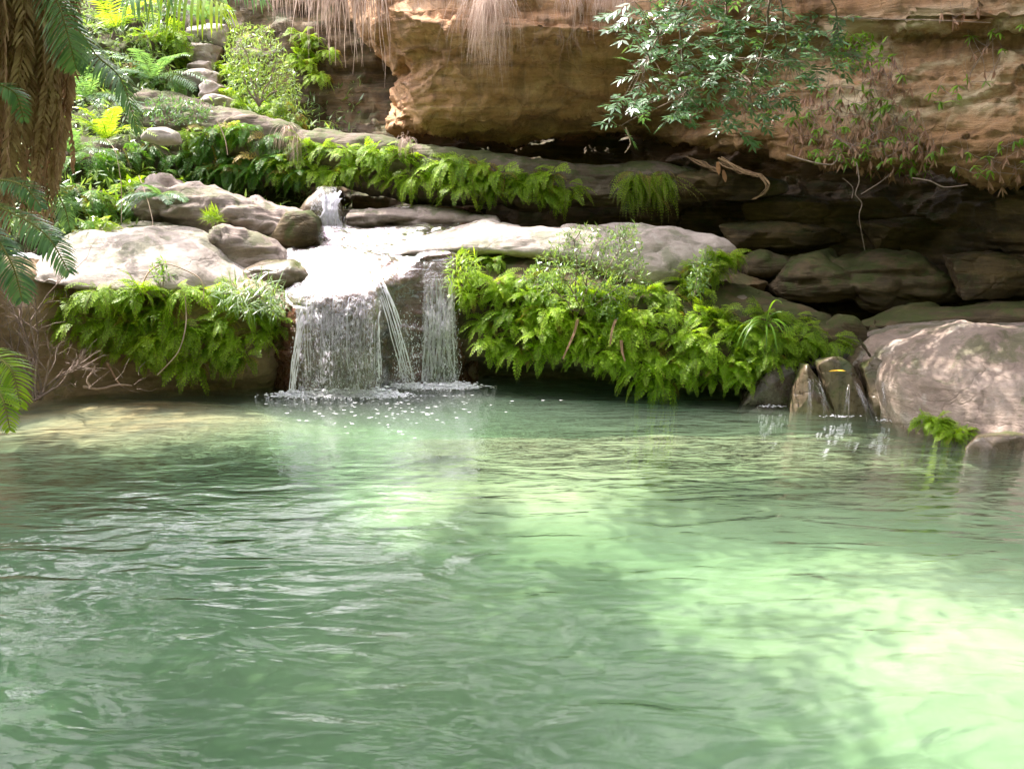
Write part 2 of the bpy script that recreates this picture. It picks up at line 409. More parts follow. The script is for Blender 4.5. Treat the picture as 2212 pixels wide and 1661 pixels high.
M_bank = rock_mat('sandy_bank_rock', (0.16, 0.10, 0.055), (0.30, 0.21, 0.125), (0.40, 0.30, 0.19), moss=0.06, strata=2.0, bump=0.6)
M_right = rock_mat('right_cliff_rock', (0.075, 0.052, 0.035), (0.17, 0.125, 0.08), (0.34, 0.27, 0.17), moss=0.22, strata=2.6, bump=0.6, lichen=0.3)
M_ledge = rock_mat('ledge_rock', (0.06, 0.045, 0.03), (0.14, 0.11, 0.08), (0.27, 0.22, 0.18), moss=0.35, strata=3.5, bump=0.6, lichen=0.15)
M_warm = rock_mat('warm_rock', (0.16, 0.115, 0.09), (0.29, 0.22, 0.18), (0.43, 0.35, 0.30), moss=0.06, strata=2.5, bump=0.7, lichen=0.3)
M_soil = rock_mat('dark_soil', (0.025, 0.02, 0.012), (0.055, 0.042, 0.024), (0.10, 0.075, 0.04), moss=0.5, strata=1.0, bump=0.8)

# ---- upper overhanging cliff (left prow, rounded belly, right-hand part lower and nearer)
rows = [
 [(858,-330,45),(900,-330,45),(1000,-330,45),(1100,-330,45),(1200,-330,45),(1350,-330,45),(1500,-330,45),(1700,-330,45),(2400,-330,45)],
 [(700,-900,27.5),(790,-900,23),(950,-900,21.6),(1150,-900,21.2),(1400,-900,21.2),(1700,-900,20.6),(2000,-900,19.2),(2300,-900,17.3),(2800,-900,14)],
 [(740,-60,27.5),(800,-60,22.0),(930,-55,20.6),(1150,-50,20.2),(1400,-50,20.4),(1700,-50,19.8),(2000,-50,18.6),(2300,-50,16.8),(2800,-50,14)],
 [(770,60,27),(800,55,22.0),(900,50,20.4),(1150,60,19.9),(1400,70,20.2),(1700,60,19.8),(2000,45,18.5),(2300,40,16.8),(2800,40,14)],
 [(810,110,26.6),(825,105,22.3),(925,100,20.7),(1150,95,20.3),(1400,105,20.9),(1700,95,20.3),(2000,85,18.9),(2300,80,17.2),(2800,80,14.3)],
 [(865,165,26),(868,160,22.4),(925,160,20.9),(1150,165,20.8),(1400,170,21.2),(1700,165,20.2),(2000,150,18.5),(2300,150,16.9),(2800,150,14.2)],
 [(850,225,25.6),(862,225,22.4),(930,225,21.3),(1150,228,21.3),(1400,228,21.6),(1700,230,20.1),(2000,220,18.3),(2300,220,16.7),(2800,220,14.2)],
 [(845,268,25.5),(858,268,22.7),(950,278,21.9),(1120,280,22.0),(1380,262,22.4),(1600,290,20.3),(1900,310,18.5),(2200,330,16.9),(2800,330,14.2)],
 [(850,277,25.5),(866,280,23.4),(960,296,22.8),(1110,310,22.9),(1350,292,23.2),(1600,330,20.8),(1900,362,18.9),(2200,395,17.3),(2800,400,14.6)],
 [(855,285,26),(870,285,24.6),(970,285,24.6),(1110,290,24.8),(1350,285,25.0),(1600,320,23.0),(1900,350,21.5),(2200,385,19.8),(2800,395,17.0)],
]
def cfade(P):
    return 1.0 - 0.4 * smooth(-2.2, -3.0, P[:, 0])
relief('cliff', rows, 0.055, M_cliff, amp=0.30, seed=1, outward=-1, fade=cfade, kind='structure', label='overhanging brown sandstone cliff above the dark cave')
# ---- cave back wall, curving forward on the right; its foot becomes the cave floor
rows = [
 [(480,-60,27.5),(640,-60,26.8),(860,-60,26.5),(1100,240,25.3),(1400,240,25.2),(1700,280,23.6),(2000,320,21.8),(2250,345,18.9),(2800,345,15.5)],
 [(480,90,27.2),(640,90,26.2),(860,110,26.2),(1100,290,25.2),(1400,290,25.0),(1700,320,23.2),(2000,360,21.4),(2250,390,18.2),(2800,380,15.2)],
 [(480,200,26.6),(640,200,26.0),(860,200,26.0),(1100,330,25.0),(1400,330,24.8),(1700,370,23.2),(2000,400,21.2),(2250,430,17.9),(2800,420,15.0)],
 [(480,290,26.0),(640,290,25.4),(860,290,25.2),(1100,370,24.6),(1400,370,24.4),(1700,430,22.6),(2000,460,21.0),(2250,500,17.8),(2800,500,14.9)],
 [(480,400,24.0),(640,400,23.6),(860,400,23.6),(1100,430,24.0),(1400,430,23.8),(1700,500,22.3),(2000,520,20.8),(2250,580,18.0),(2800,580,15.1)],
 [(480,470,23.5),(640,470,23.0),(860,470,23.0),(1100,500,23.3),(1400,500,23.3),(1700,560,22.0),(2000,590,20.6),(2250,640,18.6),(2800,640,15.8)],
 [(480,520,21.0),(640,500,21.5),(860,505,21.6),(1100,530,22.0),(1400,560,22.0),(1700,640,21.5),(2000,655,20.2),(2250,680,18.6),(2800,680,15.9)],
 [(480,560,19.8),(640,550,19.9),(860,550,20.2),(1100,560,20.6),(1400,610,20.5),(1700,690,19.8),(2000,700,18.8),(2250,715,17.2),(2800,720,15.0)],
 [(480,640,18.6),(640,640,18.5),(860,640,18.6),(1100,640,19.0),(1400,700,18.8),(1700,740,17.8),(2000,755,16.9),(2250,760,15.8),(2800,780,14.0)],
]
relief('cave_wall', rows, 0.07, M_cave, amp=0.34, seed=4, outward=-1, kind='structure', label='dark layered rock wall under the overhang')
# ---- left hillside behind palm and steps
rows = [
 [(-700,-160,40),(-200,-160,42),(100,-150,42),(350,-150,42),(560,-150,42),(760,-150,42)],
 [(-700,-60,30),(-200,-60,31),(100,-70,32),(350,-80,33),(560,-60,33),(760,-60,32)],
 [(-700,100,24),(-200,90,24.5),(100,80,25.5),(350,70,27.5),(560,60,28.5),(760,60,28)],
 [(-700,250,20),(-200,230,21.5),(100,220,23),(350,190,25.0),(560,190,26),(760,180,26.6)],
 [(-700,380,17),(-200,370,18.5),(100,350,20.8),(350,300,22.4),(560,300,23.6),(760,300,25.4)],
 [(-700,480,14.5),(-200,480,16.5),(100,460,19.2),(350,450,20.6),(560,420,22.2),(760,420,23.6)],
 [(-700,560,13.5),(-200,560,15.6),(100,545,18.2),(350,520,19.6),(560,520,20.4),(760,520,21.0)],
]
relief('hillside', rows, 0.12, M_soil, amp=0.5, seed=7, outward=-1, key='hillside_main', kind='structure', label='overgrown hillside behind the pool on the left')
# ---- sandy bank rock on the left below the boulder
rows = [
 [(-500,540,15.0),(-150,545,16.2),(60,560,17.6),(220,580,18.2),(400,590,18.4),(560,600,18.4),(640,610,18.9)],
 [(-500,600,14.4),(-150,600,15.6),(60,600,17.1),(220,610,17.6),(400,615,17.6),(560,625,17.9),(640,640,18.6)],
 [(-500,700,14.0),(-150,700,15.3),(60,700,16.9),(220,705,17.3),(400,705,17.2),(560,715,17.6),(640,720,18.5)],
 [(-500,800,13.7),(-150,800,15.0),(60,795,16.8),(220,800,17.35),(400,800,17.4),(560,800,17.7),(640,800,18.5)],
 [(-500,900,13.2),(-150,890,14.6),(60,860,16.5),(220,840,17.3),(400,838,17.7),(560,838,18.0),(640,840,18.6)],
 [(-500,1010,12.5),(-150,990,13.8),(60,935,16.0),(220,905,17.2),(400,895,17.7),(560,890,18.1),(640,890,18.7)],
]
relief('bank_rock', rows, 0.05, M_bank, amp=0.16, seed=9, outward=-1, style='smoothish', kind='structure', label='sandy beige rock bank at the left edge of the pool')
# ---- waterfall rock: face, two lips and the shelf behind
rows = [
 [(560,905,18.6),(600,905,17.9),(660,905,17.5),(730,905,17.45),(800,905,17.5),(850,900,17.9),(905,895,18.2),(985,890,18.3),(1030,885,18.8)],
 [(560,840,18.6),(600,840,17.9),(660,845,17.5),(730,846,17.5),(800,843,17.5),(850,832,17.9),(905,824,18.15),(985,822,18.2),(1030,820,18.8)],
 [(565,740,18.6),(602,740,17.8),(655,740,17.35),(730,740,17.3),(805,740,17.4),(850,740,17.95),(905,730,18.2),(985,730,18.2),(1030,730,18.8)],
 [(570,670,18.6),(604,670,17.8),(655,670,17.3),(730,665,17.2),(808,668,17.3),(852,670,17.95),(905,640,18.15),(985,640,18.15),(1030,640,18.8)],
 [(572,632,18.7),(606,634,17.9),(655,630,17.4),(730,627,17.3),(812,622,17.45),(858,612,18.0),(905,566,18.2),(980,556,18.2),(1030,560,18.8)],
 [(574,622,18.9),(608,622,18.2),(655,617,17.9),(730,614,17.8),(815,606,17.9),(862,590,18.2),(910,556,18.35),(975,548,18.4),(1030,552,19.0)],
 [(576,608,19.1),(612,603,18.4),(655,603,18.2),(730,599,18.1),(812,596,18.2),(862,578,18.4),(912,549,18.6),(975,543,18.7),(1030,545,19.1)],
 [(578,590,19.3),(620,578,18.6),(660,576,18.45),(730,570,18.4),(812,566,18.5),(862,560,18.7),(915,541,18.9),(980,536,19.0),(1030,538,19.3)],
 [(580,560,19.6),(622,545,19.3),(662,543,19.2),(730,541,19.2),(810,538,19.2),(862,534,19.3),(925,526,19.4),(985,520,19.5),(1040,518,19.7)],
 [(580,540,20.0),(625,532,19.7),(665,531,19.7),(735,529,19.7),(810,526,19.7),(865,518,19.8),(930,508,19.9),(990,502,19.9),(1045,500,20.0)],
 [(580,520,20.6),(640,520,20.2),(675,520,20.1),(735,510,20.0),(810,508,20.1),(865,500,20.2),(930,492,20.3),(990,488,20.3),(1050,484,20.4)],
 [(580,480,21.4),(640,488,20.9),(675,486,20.5),(735,488,20.5),(810,486,20.7),(865,480,20.9),(930,474,21.0),(990,470,21.0),(1050,470,21.0)],
 [(580,450,22.5),(640,455,22.2),(675,455,22.0),(735,455,22.0),(810,452,22.2),(865,450,22.4),(930,450,22.4),(990,450,22.4),(1050,450,22.4)],
]
def wfade(P): return 0.7 + 0.3 * smooth(2.0, 1.2, P[:, 2])
relief('waterfall_rock', rows, 0.035, M_red, amp=0.12, seed=12, outward=-1, fade=wfade, style='blocky', kind='structure', label='wet reddish brown rock step behind the falling water')
# ---- dark core of the fern bank right of the waterfall
rows = [
 [(940,545,19.0),(1050,520,19.3),(1200,520,19.4),(1400,540,19.3),(1550,600,18.8),(1700,640,18.3),(1800,680,17.8),(1880,730,17.3)],
 [(945,560,18.6),(1050,545,18.6),(1200,560,18.3),(1400,600,18.1),(1550,650,17.6),(1700,670,17.3),(1800,700,17.1),(1880,745,16.9)],
 [(950,640,18.4),(1050,640,18.1),(1200,650,17.6),(1400,680,17.2),(1550,710,16.9),(1700,715,16.8),(1800,735,16.8),(1880,760,16.7)],
 [(960,730,18.4),(1050,740,18.0),(1200,750,17.5),(1400,775,17.0),(1550,795,16.7),(1700,780,16.8),(1800,775,16.9),(1880,790,16.8)],
 [(970,775,18.5),(1050,775,18.2),(1200,790,17.8),(1400,812,17.3),(1550,825,17.0),(1700,830,17.2),(1800,830,17.2),(1880,830,17.0)],
 [(975,790,19.0),(1050,792,19.0),(1200,800,18.8),(1400,815,18.2),(1550,830,17.6),(1700,850,17.3),(1800,850,17.2),(1880,850,17.0)],
 [(975,860,19.2),(1050,862,19.2),(1200,866,18.9),(1400,876,18.3),(1550,890,17.7),(1700,905,17.2),(1800,915,16.9),(1880,920,16.6)],
]
relief('fern_bank_rock', rows, 0.06, M_mossy, amp=0.14, seed=15, outward=-1, kind='structure', label='dark undercut rock bank carrying the ferns')

# ---- boulders and slabs: each its own thing
def rock(name, top, bot, Yc, D, mat, label, amp=0.08, seed=0, **k):
    return blob(name, top, bot, Yc, D, mat, amp*2.1, seed, label=label, cat='rock', **k)
rock('rock_ledge', [(285,190),(360,205),(430,226),(560,248),(620,275),(700,286),(800,295),(900,309),(980,321),(1060,334),(1150,340),(1220,353),(1300,358),(1420,356),(1470,372),(1560,376),(1700,385)],
     [(285,330),(400,405),(560,405),(640,400),(740,400),(860,432),(1000,440),(1150,446),(1300,446),(1450,440),(1560,430),(1700,428)],
     [(285,23.2),(560,22.6),(800,21.9),(1000,21.6),(1300,22.0),(1700,22.4)], 0.85, M_ledge, 'long thin rock ledge with a sunlit rim running below the overhang', 0.10, 20, n=3.0, style='strata', step=0.045)
rock('boulder', [(96,575),(125,512),(180,492),(300,487),(390,493),(440,512),(480,560),(540,590),(640,625)],
     [(96,598),(160,610),(220,618),(330,622),(450,625),(540,640),(640,652)], [(96,18.2),(640,18.4)], 0.8, M_pale, 'large pale sunlit boulder on top of the left bank', 0.09, 21, n=2.6, lean=1.9)
rock('boulder', [(300,430),(325,388),(360,383),(420,405),(480,415),(540,432),(600,448),(650,458),(700,500)],
     [(300,480),(380,500),(480,520),(600,530),(700,535)], 20.3, 0.75, M_grey, 'long grey boulder sloping down towards the small upper cascade', 0.16, 22, n=2.4, style='strata')
rock('rock', [(455,540),(480,498),(530,500),(580,515),(615,535),(630,560)], [(455,580),(520,598),(630,590)], 19.2, 0.55, M_grey, 'mossy grey rock beside the stream, between the pale boulder and the cascade', 0.10, 23, style='strata')
rock('rock', [(530,580),(570,560),(630,562),(680,582)], [(530,625),(600,632),(680,612)], 18.6, 0.5, M_wet, 'low dark wet rock at the left edge of the stream', 0.07, 24)
rock('rock', [(570,520),(620,455),(670,452),(690,470),(697,525)], [(570,540),(640,545),(697,530)], 19.9, 0.5, M_mossy, 'dark mossy block left of the small upper cascade', 0.08, 25, n=3.2)
rock('rock', [(308,292),(325,275),(355,272),(382,285),(390,305)], [(308,305),(350,318),(390,312)], 21.0, 0.3, M_pale, 'small pale rock among ferns below the stone steps', 0.03, 26, step=0.03)
rock('rock', [(636,470),(668,425),(700,401),(722,408),(740,440),(745,480)], [(636,492),(700,500),(745,494)], 20.9, 0.45, M_wet, 'wet rounded rock the stream pours over, at the head of the falls', 0.04, 27, n=2.2, step=0.03)
rock('rock', [(755,455),(830,448),(900,452),(1000,462),(1080,470)], [(755,490),(900,495),(1080,495)], 21.0, 0.5, M_grey, 'flat grey rock lying behind the stream below the hanging ferns', 0.07, 28, style='strata')
rock('rock_slab', [(800,548),(870,522),(950,500),(1010,487),(1048,476),(1075,484),(1130,490)], [(800,560),(950,548),(1130,548)], 19.4, 0.8, M_pale, 'sunlit pale slab sloping down into the stream', 0.05, 29, n=2.4, lean=1.6, style='strata')
rock('boulder', [(1030,510),(1110,490),(1200,494),(1280,487),(1370,487),(1450,493),(1520,502),(1565,516),(1590,535)],
     [(1030,545),(1150,560),(1250,575),(1320,600),(1400,613),(1470,602),(1530,575),(1590,548)], 18.9, 0.95, M_pale, 'long whitish boulder lying above the right fern bank', 0.10, 30, n=2.6, style='smoothish', lean=0.7)
rock('rock', [(1555,640),(1600,636),(1660,648),(1712,660)], [(1555,665),(1640,680),(1712,672)], 18.3, 0.4, M_grey, 'small flat grey rock showing above the ferns at the right end of the bank', 0.04, 31)
rock('rock', [(1785,700),(1810,680),(1840,682),(1865,705)], [(1785,745),(1830,752),(1865,740)], 17.4, 0.3, M_mossy, 'small rounded rock where the right fern bank ends', 0.03, 32, step=0.03)
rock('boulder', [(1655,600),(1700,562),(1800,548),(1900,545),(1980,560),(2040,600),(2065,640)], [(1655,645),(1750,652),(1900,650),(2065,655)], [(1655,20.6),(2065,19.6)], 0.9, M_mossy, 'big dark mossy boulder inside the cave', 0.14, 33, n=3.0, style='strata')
rock('rock', [(1600,560),(1640,545),(1690,552),(1720,575)], [(1600,600),(1660,606),(1720,600)], 20.8, 0.5, M_mossy, 'small mossy rock between the whitish boulder and the big cave boulder', 0.06, 34)
rock('rock_slab', [(1880,725),(1960,700),(2080,702),(2250,705),(2450,700)], [(1880,735),(2000,742),(2250,745),(2450,745)], [(1880,17.4),(2450,16.0)], 0.8, M_grey, 'flat brown slab behind the big right boulder, lowest of the tiers', 0.06, 35, style='strata')
rock('rock_slab', [(1860,700),(1950,672),(2080,664),(2250,660),(2450,655)], [(1860,705),(2000,712),(2250,712),(2450,712)], [(1860,18.6),(2450,17.2)], 0.8, M_mossy, 'flat mossy slab at the foot of the cave wall, uppermost of the tiers', 0.07, 36, style='strata')
rock('boulder', [(1885,775),(1935,742),(2030,724),(2120,720),(2212,722),(2330,730),(2500,790)], [(1885,880),(1930,950),(2020,985),(2150,1010),(2330,1050),(2500,1060)],
     [(1885,15.6),(2100,14.9),(2500,13.2)], 1.35, M_warm, 'big rough grey-brown boulder at the right edge of the pool', 0.09, 37, n=2.9, step=0.04, lean=0.75)
hullrock('rock', [(2085,975),(2110,948),(2160,940),(2230,938),(2300,960),(2300,1010),(2100,1000)], 13.3, 0.4, M_wet, .02, 38, label='low wet reddish rock at the waterline under the big right boulder', cat='rock')
M_dkwet = rock_mat('dark_wet_rock', (0.025, 0.02, 0.018), (0.075, 0.055, 0.045), (0.15, 0.11, 0.085), moss=0.2, strata=1.0, bump=0.7, rough=0.28, spec=0.6, streak=0.5)
# leaning wet slabs of the small right-hand run-off
for k, (tp, Y, lab, mt) in enumerate([
  ([(1590,895),(1625,845),(1660,800),(1700,785),(1722,800),(1728,925),(1650,925)], 16.3, 'dark slanting wet rock, first of the upright slabs beside the ferns', M_dkwet),
  ([(1706,925),(1722,840),(1742,786),(1752,790),(1790,850),(1812,905),(1812,935)], 15.75, 'pointed wet slab with a thin sheet of water at the right run-off', M_wet),
  ([(1770,790),(1790,772),(1815,770),(1838,785),(1872,850),(1893,905),(1895,940),(1815,935),(1795,860)], 15.65, 'widest upright wet slab in the middle of the right run-off', M_wet),
  ([(1838,795),(1868,755),(1885,765),(1895,800),(1870,840)], 16.2, 'small brown slab tip behind the upright wet slabs', M_wet),
  ([(1872,800),(1900,768),(1925,795),(1955,850),(1975,900),(1975,950),(1905,950),(1885,880)], 15.45, 'upright wet slab leaning on the big right boulder', M_wet)]):
    hullrock('rock_slab', tp, Y, 0.7, mt, 0.035, 40+k, lean=0.0, label=lab, cat='rock')
hullrock('rock', [(1600,905),(1640,880),(1900,905),(1990,930),(2010,985),(1600,965)], 16.0, 0.8, M_dkwet, .03, 46, label='dark rock foot under the upright wet slabs', cat='rock')
hullrock('rock', [(1700,770),(1760,755),(1850,752),(1900,762),(1900,800),(1700,810)], 16.8, 1.0, M_dkwet, .03, 47, label='dark wet ledge the right run-off spills over', cat='rock')
for k, (tp, Y, lab) in enumerate([
  ([(1455,378),(1520,366),(1600,372),(1660,388),(1665,425),(1600,435),(1470,425)], 21.5, 'dark block at the right end of the long ledge'),
  ([(1600,440),(1700,420),(1830,432),(1850,470),(1760,490),(1620,480)], 22.0, 'dark layered block in the back of the cave, under the creeper'),
  ([(1560,490),(1680,478),(1800,492),(1850,520),(1760,545),(1580,540)], 21.4, 'brown slab in the cave above the big mossy boulder'),
  ([(1860,480),(2000,470),(2080,500),(2060,540),(1900,545)], 20.8, 'ochre block at the right in the cave wall'),
  ([(1500,600),(1600,590),(1660,610),(1650,640),(1520,640)], 20.2, 'dark block behind the fern at the right end of the whitish boulder'),
  ([(2060,560),(2140,545),(2260,560),(2260,640),(2080,650)], 18.4, 'broken dark block at the foot of the right cave wall')]):
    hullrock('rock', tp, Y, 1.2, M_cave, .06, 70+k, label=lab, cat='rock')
# stone steps up the ravine
for k, (x0, x1, y0, y1, Y) in enumerate([(425,498,208,232,24.4),(418,475,178,206,24.9),(396,470,150,182,25.4),(392,462,132,156,25.9),(388,470,92,136,26.5),(395,500,52,96,27.2),(400,490,-5,56,28.2)]):
    rs_ = np.random.RandomState(k+3); jx = lambda: rs_.uniform(-7, 7)
    hullrock('stone_step', [(x0+jx(),y0+6+jx()*.5),(x0+12,y0+jx()*.5),((x0+x1)/2,y0-3),(x1-10,y0+2+jx()*.5),(x1+jx(),y0+8),(x1-4+jx(),y1+6),((x0+x1)/2,y1+8),(x0+4+jx(),y1+5)], Y, 0.9, M_pale, .05, 50+k, cat='rock step', group='rock steps in the ravine',
         label=['lowest pale rock step of the stairway up the ravine','second rock step from the bottom of the ravine stairway','third rock step from the bottom of the ravine stairway','fourth rock step from the bottom, thin and flat','fifth rock step from the bottom, tall faced','second highest rock step of the ravine stairway','highest visible rock step of the ravine stairway'][k])

# ---- ground behind and beside the viewer, unseen opposite slope added to cut sky fill
rows = []
for Y, z in ((5.2,-2.0),(4.6,-0.3),(3.9,0.5),(2.6,1.5),(0,1.7),(-6,2.2),(-14,4.5),(-22,12),(-30,20)):
    rows.append([(x, Y + (0.6 if abs(x) > 6 else 0) + (1.5 if abs(x) > 9 else 0) , z + (0.8 if abs(x) > 10 else 0)) for x in (-26,-18,-11,-6,-2,2,6,11,18,26)])
relief('ground', rows, 0.3, M_soil, amp=0.25, seed=61, outward=-1, world=True, kind='structure', label='bank on the near side of the pool')
for sgn, nm in ((-1, 'left'), (1, 'right')):
    rows = []
    for X, z in ((8.6 if sgn < 0 else 9.4, -2.2), (9.4, -0.2), (10.4, 0.7), (13, 2.5), (17, 6), (24, 13)):
        rows.append([(sgn * X, Y, z + (0.35*(Y > 12) * max(0, X-9))) for Y in (-12,-6,0,4,8,12,15.5,19)])
    relief('hillside', rows, 0.3, M_soil, amp=0.35, seed=63+sgn, outward=1.0 if sgn < 0 else -1.0, world=True, kind='structure', label='steep bank along the %s side of the pool' % ('west' if sgn < 0 else 'east'))

# ---- pool bed and water
def bed_depth(x, y):
    # apparent depth: refraction makes the bed look this shallow
    d = 0.50 + 0.06 * np.sin(x*0.5 + 1) + 0.45 * smooth(-0.5, -5, x) * smooth(16.5, 12, y) + 0.20 * smooth(8, 6.0, y)
    d = d - 0.14 * smooth(1, 4, x) * smooth(12, 9, y) - 0.16 * smooth(12, 14.5, y) * smooth(-3, 0, x) + 0.25 * smooth(5, 7.5, x)
    d = d * (1 - 0.45 * smooth(10.3, 12.0, y) * smooth(-2.8, -1.0, x) * (1 - smooth(14.6, 15.8, y)))
    d = d + 0.35 * smooth(15.2, 16.8, y) * smooth(-2.0, 0.0, x)
    d = d * (1 - 0.80 * smooth(3.9, 1.4, np.hypot((x + 7.0) / 1.35, (y - 15.7) / 0.85)))
    return d
nx, ny = 180, 160
X, Y = np.meshgrid(np.linspace(-12, 12, nx), np.linspace(3.5, 20.5, ny))
Z = -bed_depth(X.ravel(), Y.ravel()) + 0.10 * fbm(np.stack([X.ravel(), Y.ravel(), 0*X.ravel()], 1), 0.7, 4, 5)
P = np.stack([X.ravel(), Y.ravel(), Z], 1)
m, t = newmat('pool_bed'); L = t.links.new
geo = N(t, 'ShaderNodeNewGeometry'); sp = mapping(t, geo.outputs['Position'])
n1 = noise(t, sp, 0.8, 6, 0.6); n2 = noise(t, sp, 6.0, 6, 0.7)
col = ramp(t, [(0.3, (0.42, 0.42, 0.29)), (0.6, (0.58, 0.56, 0.41))], n1).outputs[0]
sepp = N(t, 'ShaderNodeSeparateXYZ'); L(geo.outputs['Position'], sepp.inputs[0])
near_bank = ramp(t, [(0.0, 1.0), (1.0, 0.0)], math_(t, 'MULTIPLY', math_(t, 'MULTIPLY', sepp.outputs[2], -1.0), 3.0)).outputs[0]
col = mixc(t, near_bank, col, ramp(t, [(0.35, (0.05, 0.03, 0.012)), (0.62, (0.28, 0.18, 0.08))], noise(t, sp, 2.2, 6, 0.65)).outputs[0])
col = mixc(t, 0.6, col, ramp(t, [(0.3, 0.75), (0.7, 1.1)], n2).outputs[0], 'MULTIPLY')
bs = N(t, 'ShaderNodeBsdfPrincipled'); L(col, bs.inputs['Base Color']); bs.inputs['Roughness'].default_value = 1.0; bs.inputs['Specular IOR Level'].default_value = 0.0
wv = N(t, 'ShaderNodeVectorMath'); wv.operation = 'ADD'; L(mapping(t, geo.outputs['Position'], (1.0, 1.35, 1)), wv.inputs[0])
nw = N(t, 'ShaderNodeTexNoise'); nw.inputs['Scale'].default_value = 1.3; nw.inputs['Detail'].default_value = 2; L(geo.outputs['Position'], nw.inputs['Vector']); L(nw.outputs[1], wv.inputs[1])
vb = N(t, 'ShaderNodeTexVoronoi'); vb.feature = 'SMOOTH_F1'; vb.inputs['Scale'].default_value = 1.7; vb.inputs['Smoothness'].default_value = 0.35; L(wv.outputs[0], vb.inputs['Vector'])
bb = N(t, 'ShaderNodeBump'); bb.inputs['Strength'].default_value = 1.0; bb.inputs['Distance'].default_value = 0.16; L(math_(t, 'POWER', vb.outputs[0], 1.6), bb.inputs['Height']); L(bb.outputs[0], bs.inputs['Normal'])
o = N(t, 'ShaderNodeOutputMaterial'); L(bs.outputs[0], o.inputs[0])
link('pool_bed', np_mesh('pool_bed', P, grid_faces(ny, nx), m), kind='structure', label='pale sandy bed of the pool seen through the water')

# water: one closed body, rippled top
m, t = newmat('water'); L = t.links.new
geo = N(t, 'ShaderNodeNewGeometry'); pos = geo.outputs['Position']
gl = N(t, 'ShaderNodeBsdfGlossy'); gl.inputs['Roughness'].default_value = 0.008; gl.inputs[0].default_value = (1, 1, 1, 1)
tr = N(t, 'ShaderNodeBsdfTransparent')
mx = N(t, 'ShaderNodeMixShader'); L(tr.outputs[0], mx.inputs[1]); L(gl.outputs[0], mx.inputs[2])
w1 = noise(t, mapping(t, pos, (0.62, 1.3, 1)), 1.5, 2, 0.42, 0.9)
w2 = noise(t, mapping(t, pos, (0.5, 1.6, 1), (0, 0, 0.12)), 4.5, 2, 0.5, 0.6)
w3 = noise(t, mapping(t, pos, (0.6, 1.5, 1), (0, 0, -0.1)), 13.0, 2, 0.5, 0.4)
# choppier near the falls
dist = N(t, 'ShaderNodeVectorMath'); dist.operation = 'DISTANCE'; L(pos, dist.inputs[0]); dist.inputs[1].default_value = (-2.4, 17.0, 0)
chop = ramp(t, [(0.0, 1.0), (0.11, 0.9), (0.24, 0.42), (0.42, 0.08)], math_(t, 'DIVIDE', dist.outputs['Value'], 12.0)).outputs[0]
sgy = N(t, 'ShaderNodeSeparateXYZ'); L(pos, sgy.inputs[0])
gain = ramp(t, [(0.0, 1.0), (1.0, 0.45)], math_(t, 'DIVIDE', math_(t, 'SUBTRACT', sgy.outputs[1], 5.5), 7.0)).outputs[0]
h = math_(t, 'ADD', math_(t, 'MULTIPLY', math_(t, 'MULTIPLY', w1, gain), 0.21), math_(t, 'MULTIPLY', w2, 0.03))
w4 = noise(t, pos, 26.0, 2, 0.5, 0.3)
h = math_(t, 'ADD', h, math_(t, 'MULTIPLY', math_(t, 'MULTIPLY', math_(t, 'ADD', w3, math_(t, 'MULTIPLY', w4, 0.6)), 0.062), chop))
bp = N(t, 'ShaderNodeBump'); bp.inputs['Strength'].default_value = 1.0; bp.inputs['Distance'].default_value = 1.0; L(h, bp.inputs['Height'])
L(bp.outputs[0], gl.inputs['Normal'])
dt = N(t, 'ShaderNodeVectorMath'); dt.operation = 'DOT_PRODUCT'; L(bp.outputs[0], dt.inputs[0]); L(geo.outputs['Incoming'], dt.inputs[1])
cs = math_(t, 'MINIMUM', math_(t, 'ABSOLUTE', dt.outputs['Value']), 1.0)
L(math_(t, 'ADD', math_(t, 'MULTIPLY', math_(t, 'POWER', math_(t, 'SUBTRACT', 1.0, cs), 5.0), 0.98), 0.02), mx.inputs[0])
va = N(t, 'ShaderNodeVolumeAbsorption'); va.inputs['Color'].default_value = (0.64, 0.79, 0.67, 1); va.inputs['Density'].default_value = 2.1
vsn = N(t, 'ShaderNodeVolumeScatter'); vsn.inputs['Color'].default_value = (0.72, 0.84, 0.71, 1); vsn.inputs['Density'].default_value = 0.5; vsn.inputs['Anisotropy'].default_value = 0.5
vad = N(t, 'ShaderNodeAddShader'); L(va.outputs[0], vad.inputs[0]); L(vsn.outputs[0], vad.inputs[1])
o = N(t, 'ShaderNodeOutputMaterial'); L(mx.outputs[0], o.inputs[0]); L(vad.outputs[0], o.inputs[1])
M_water = m
V = [(-14,3.2,0),(14,3.2,0),(14,19.4,0),(-14,19.4,0),(-14,3.2,-4),(14,3.2,-4),(14,19.4,-4),(-14,19.4,-4)]
F = [(0,1,2,3),(7,6,5,4),(0,4,5,1),(1,5,6,2),(2,6,7,3),(3,7,4,0)]
link('pool_water', np_mesh('pool_water', V, F, m, smooth_=False), kind='structure', label='clear green water of the natural pool')
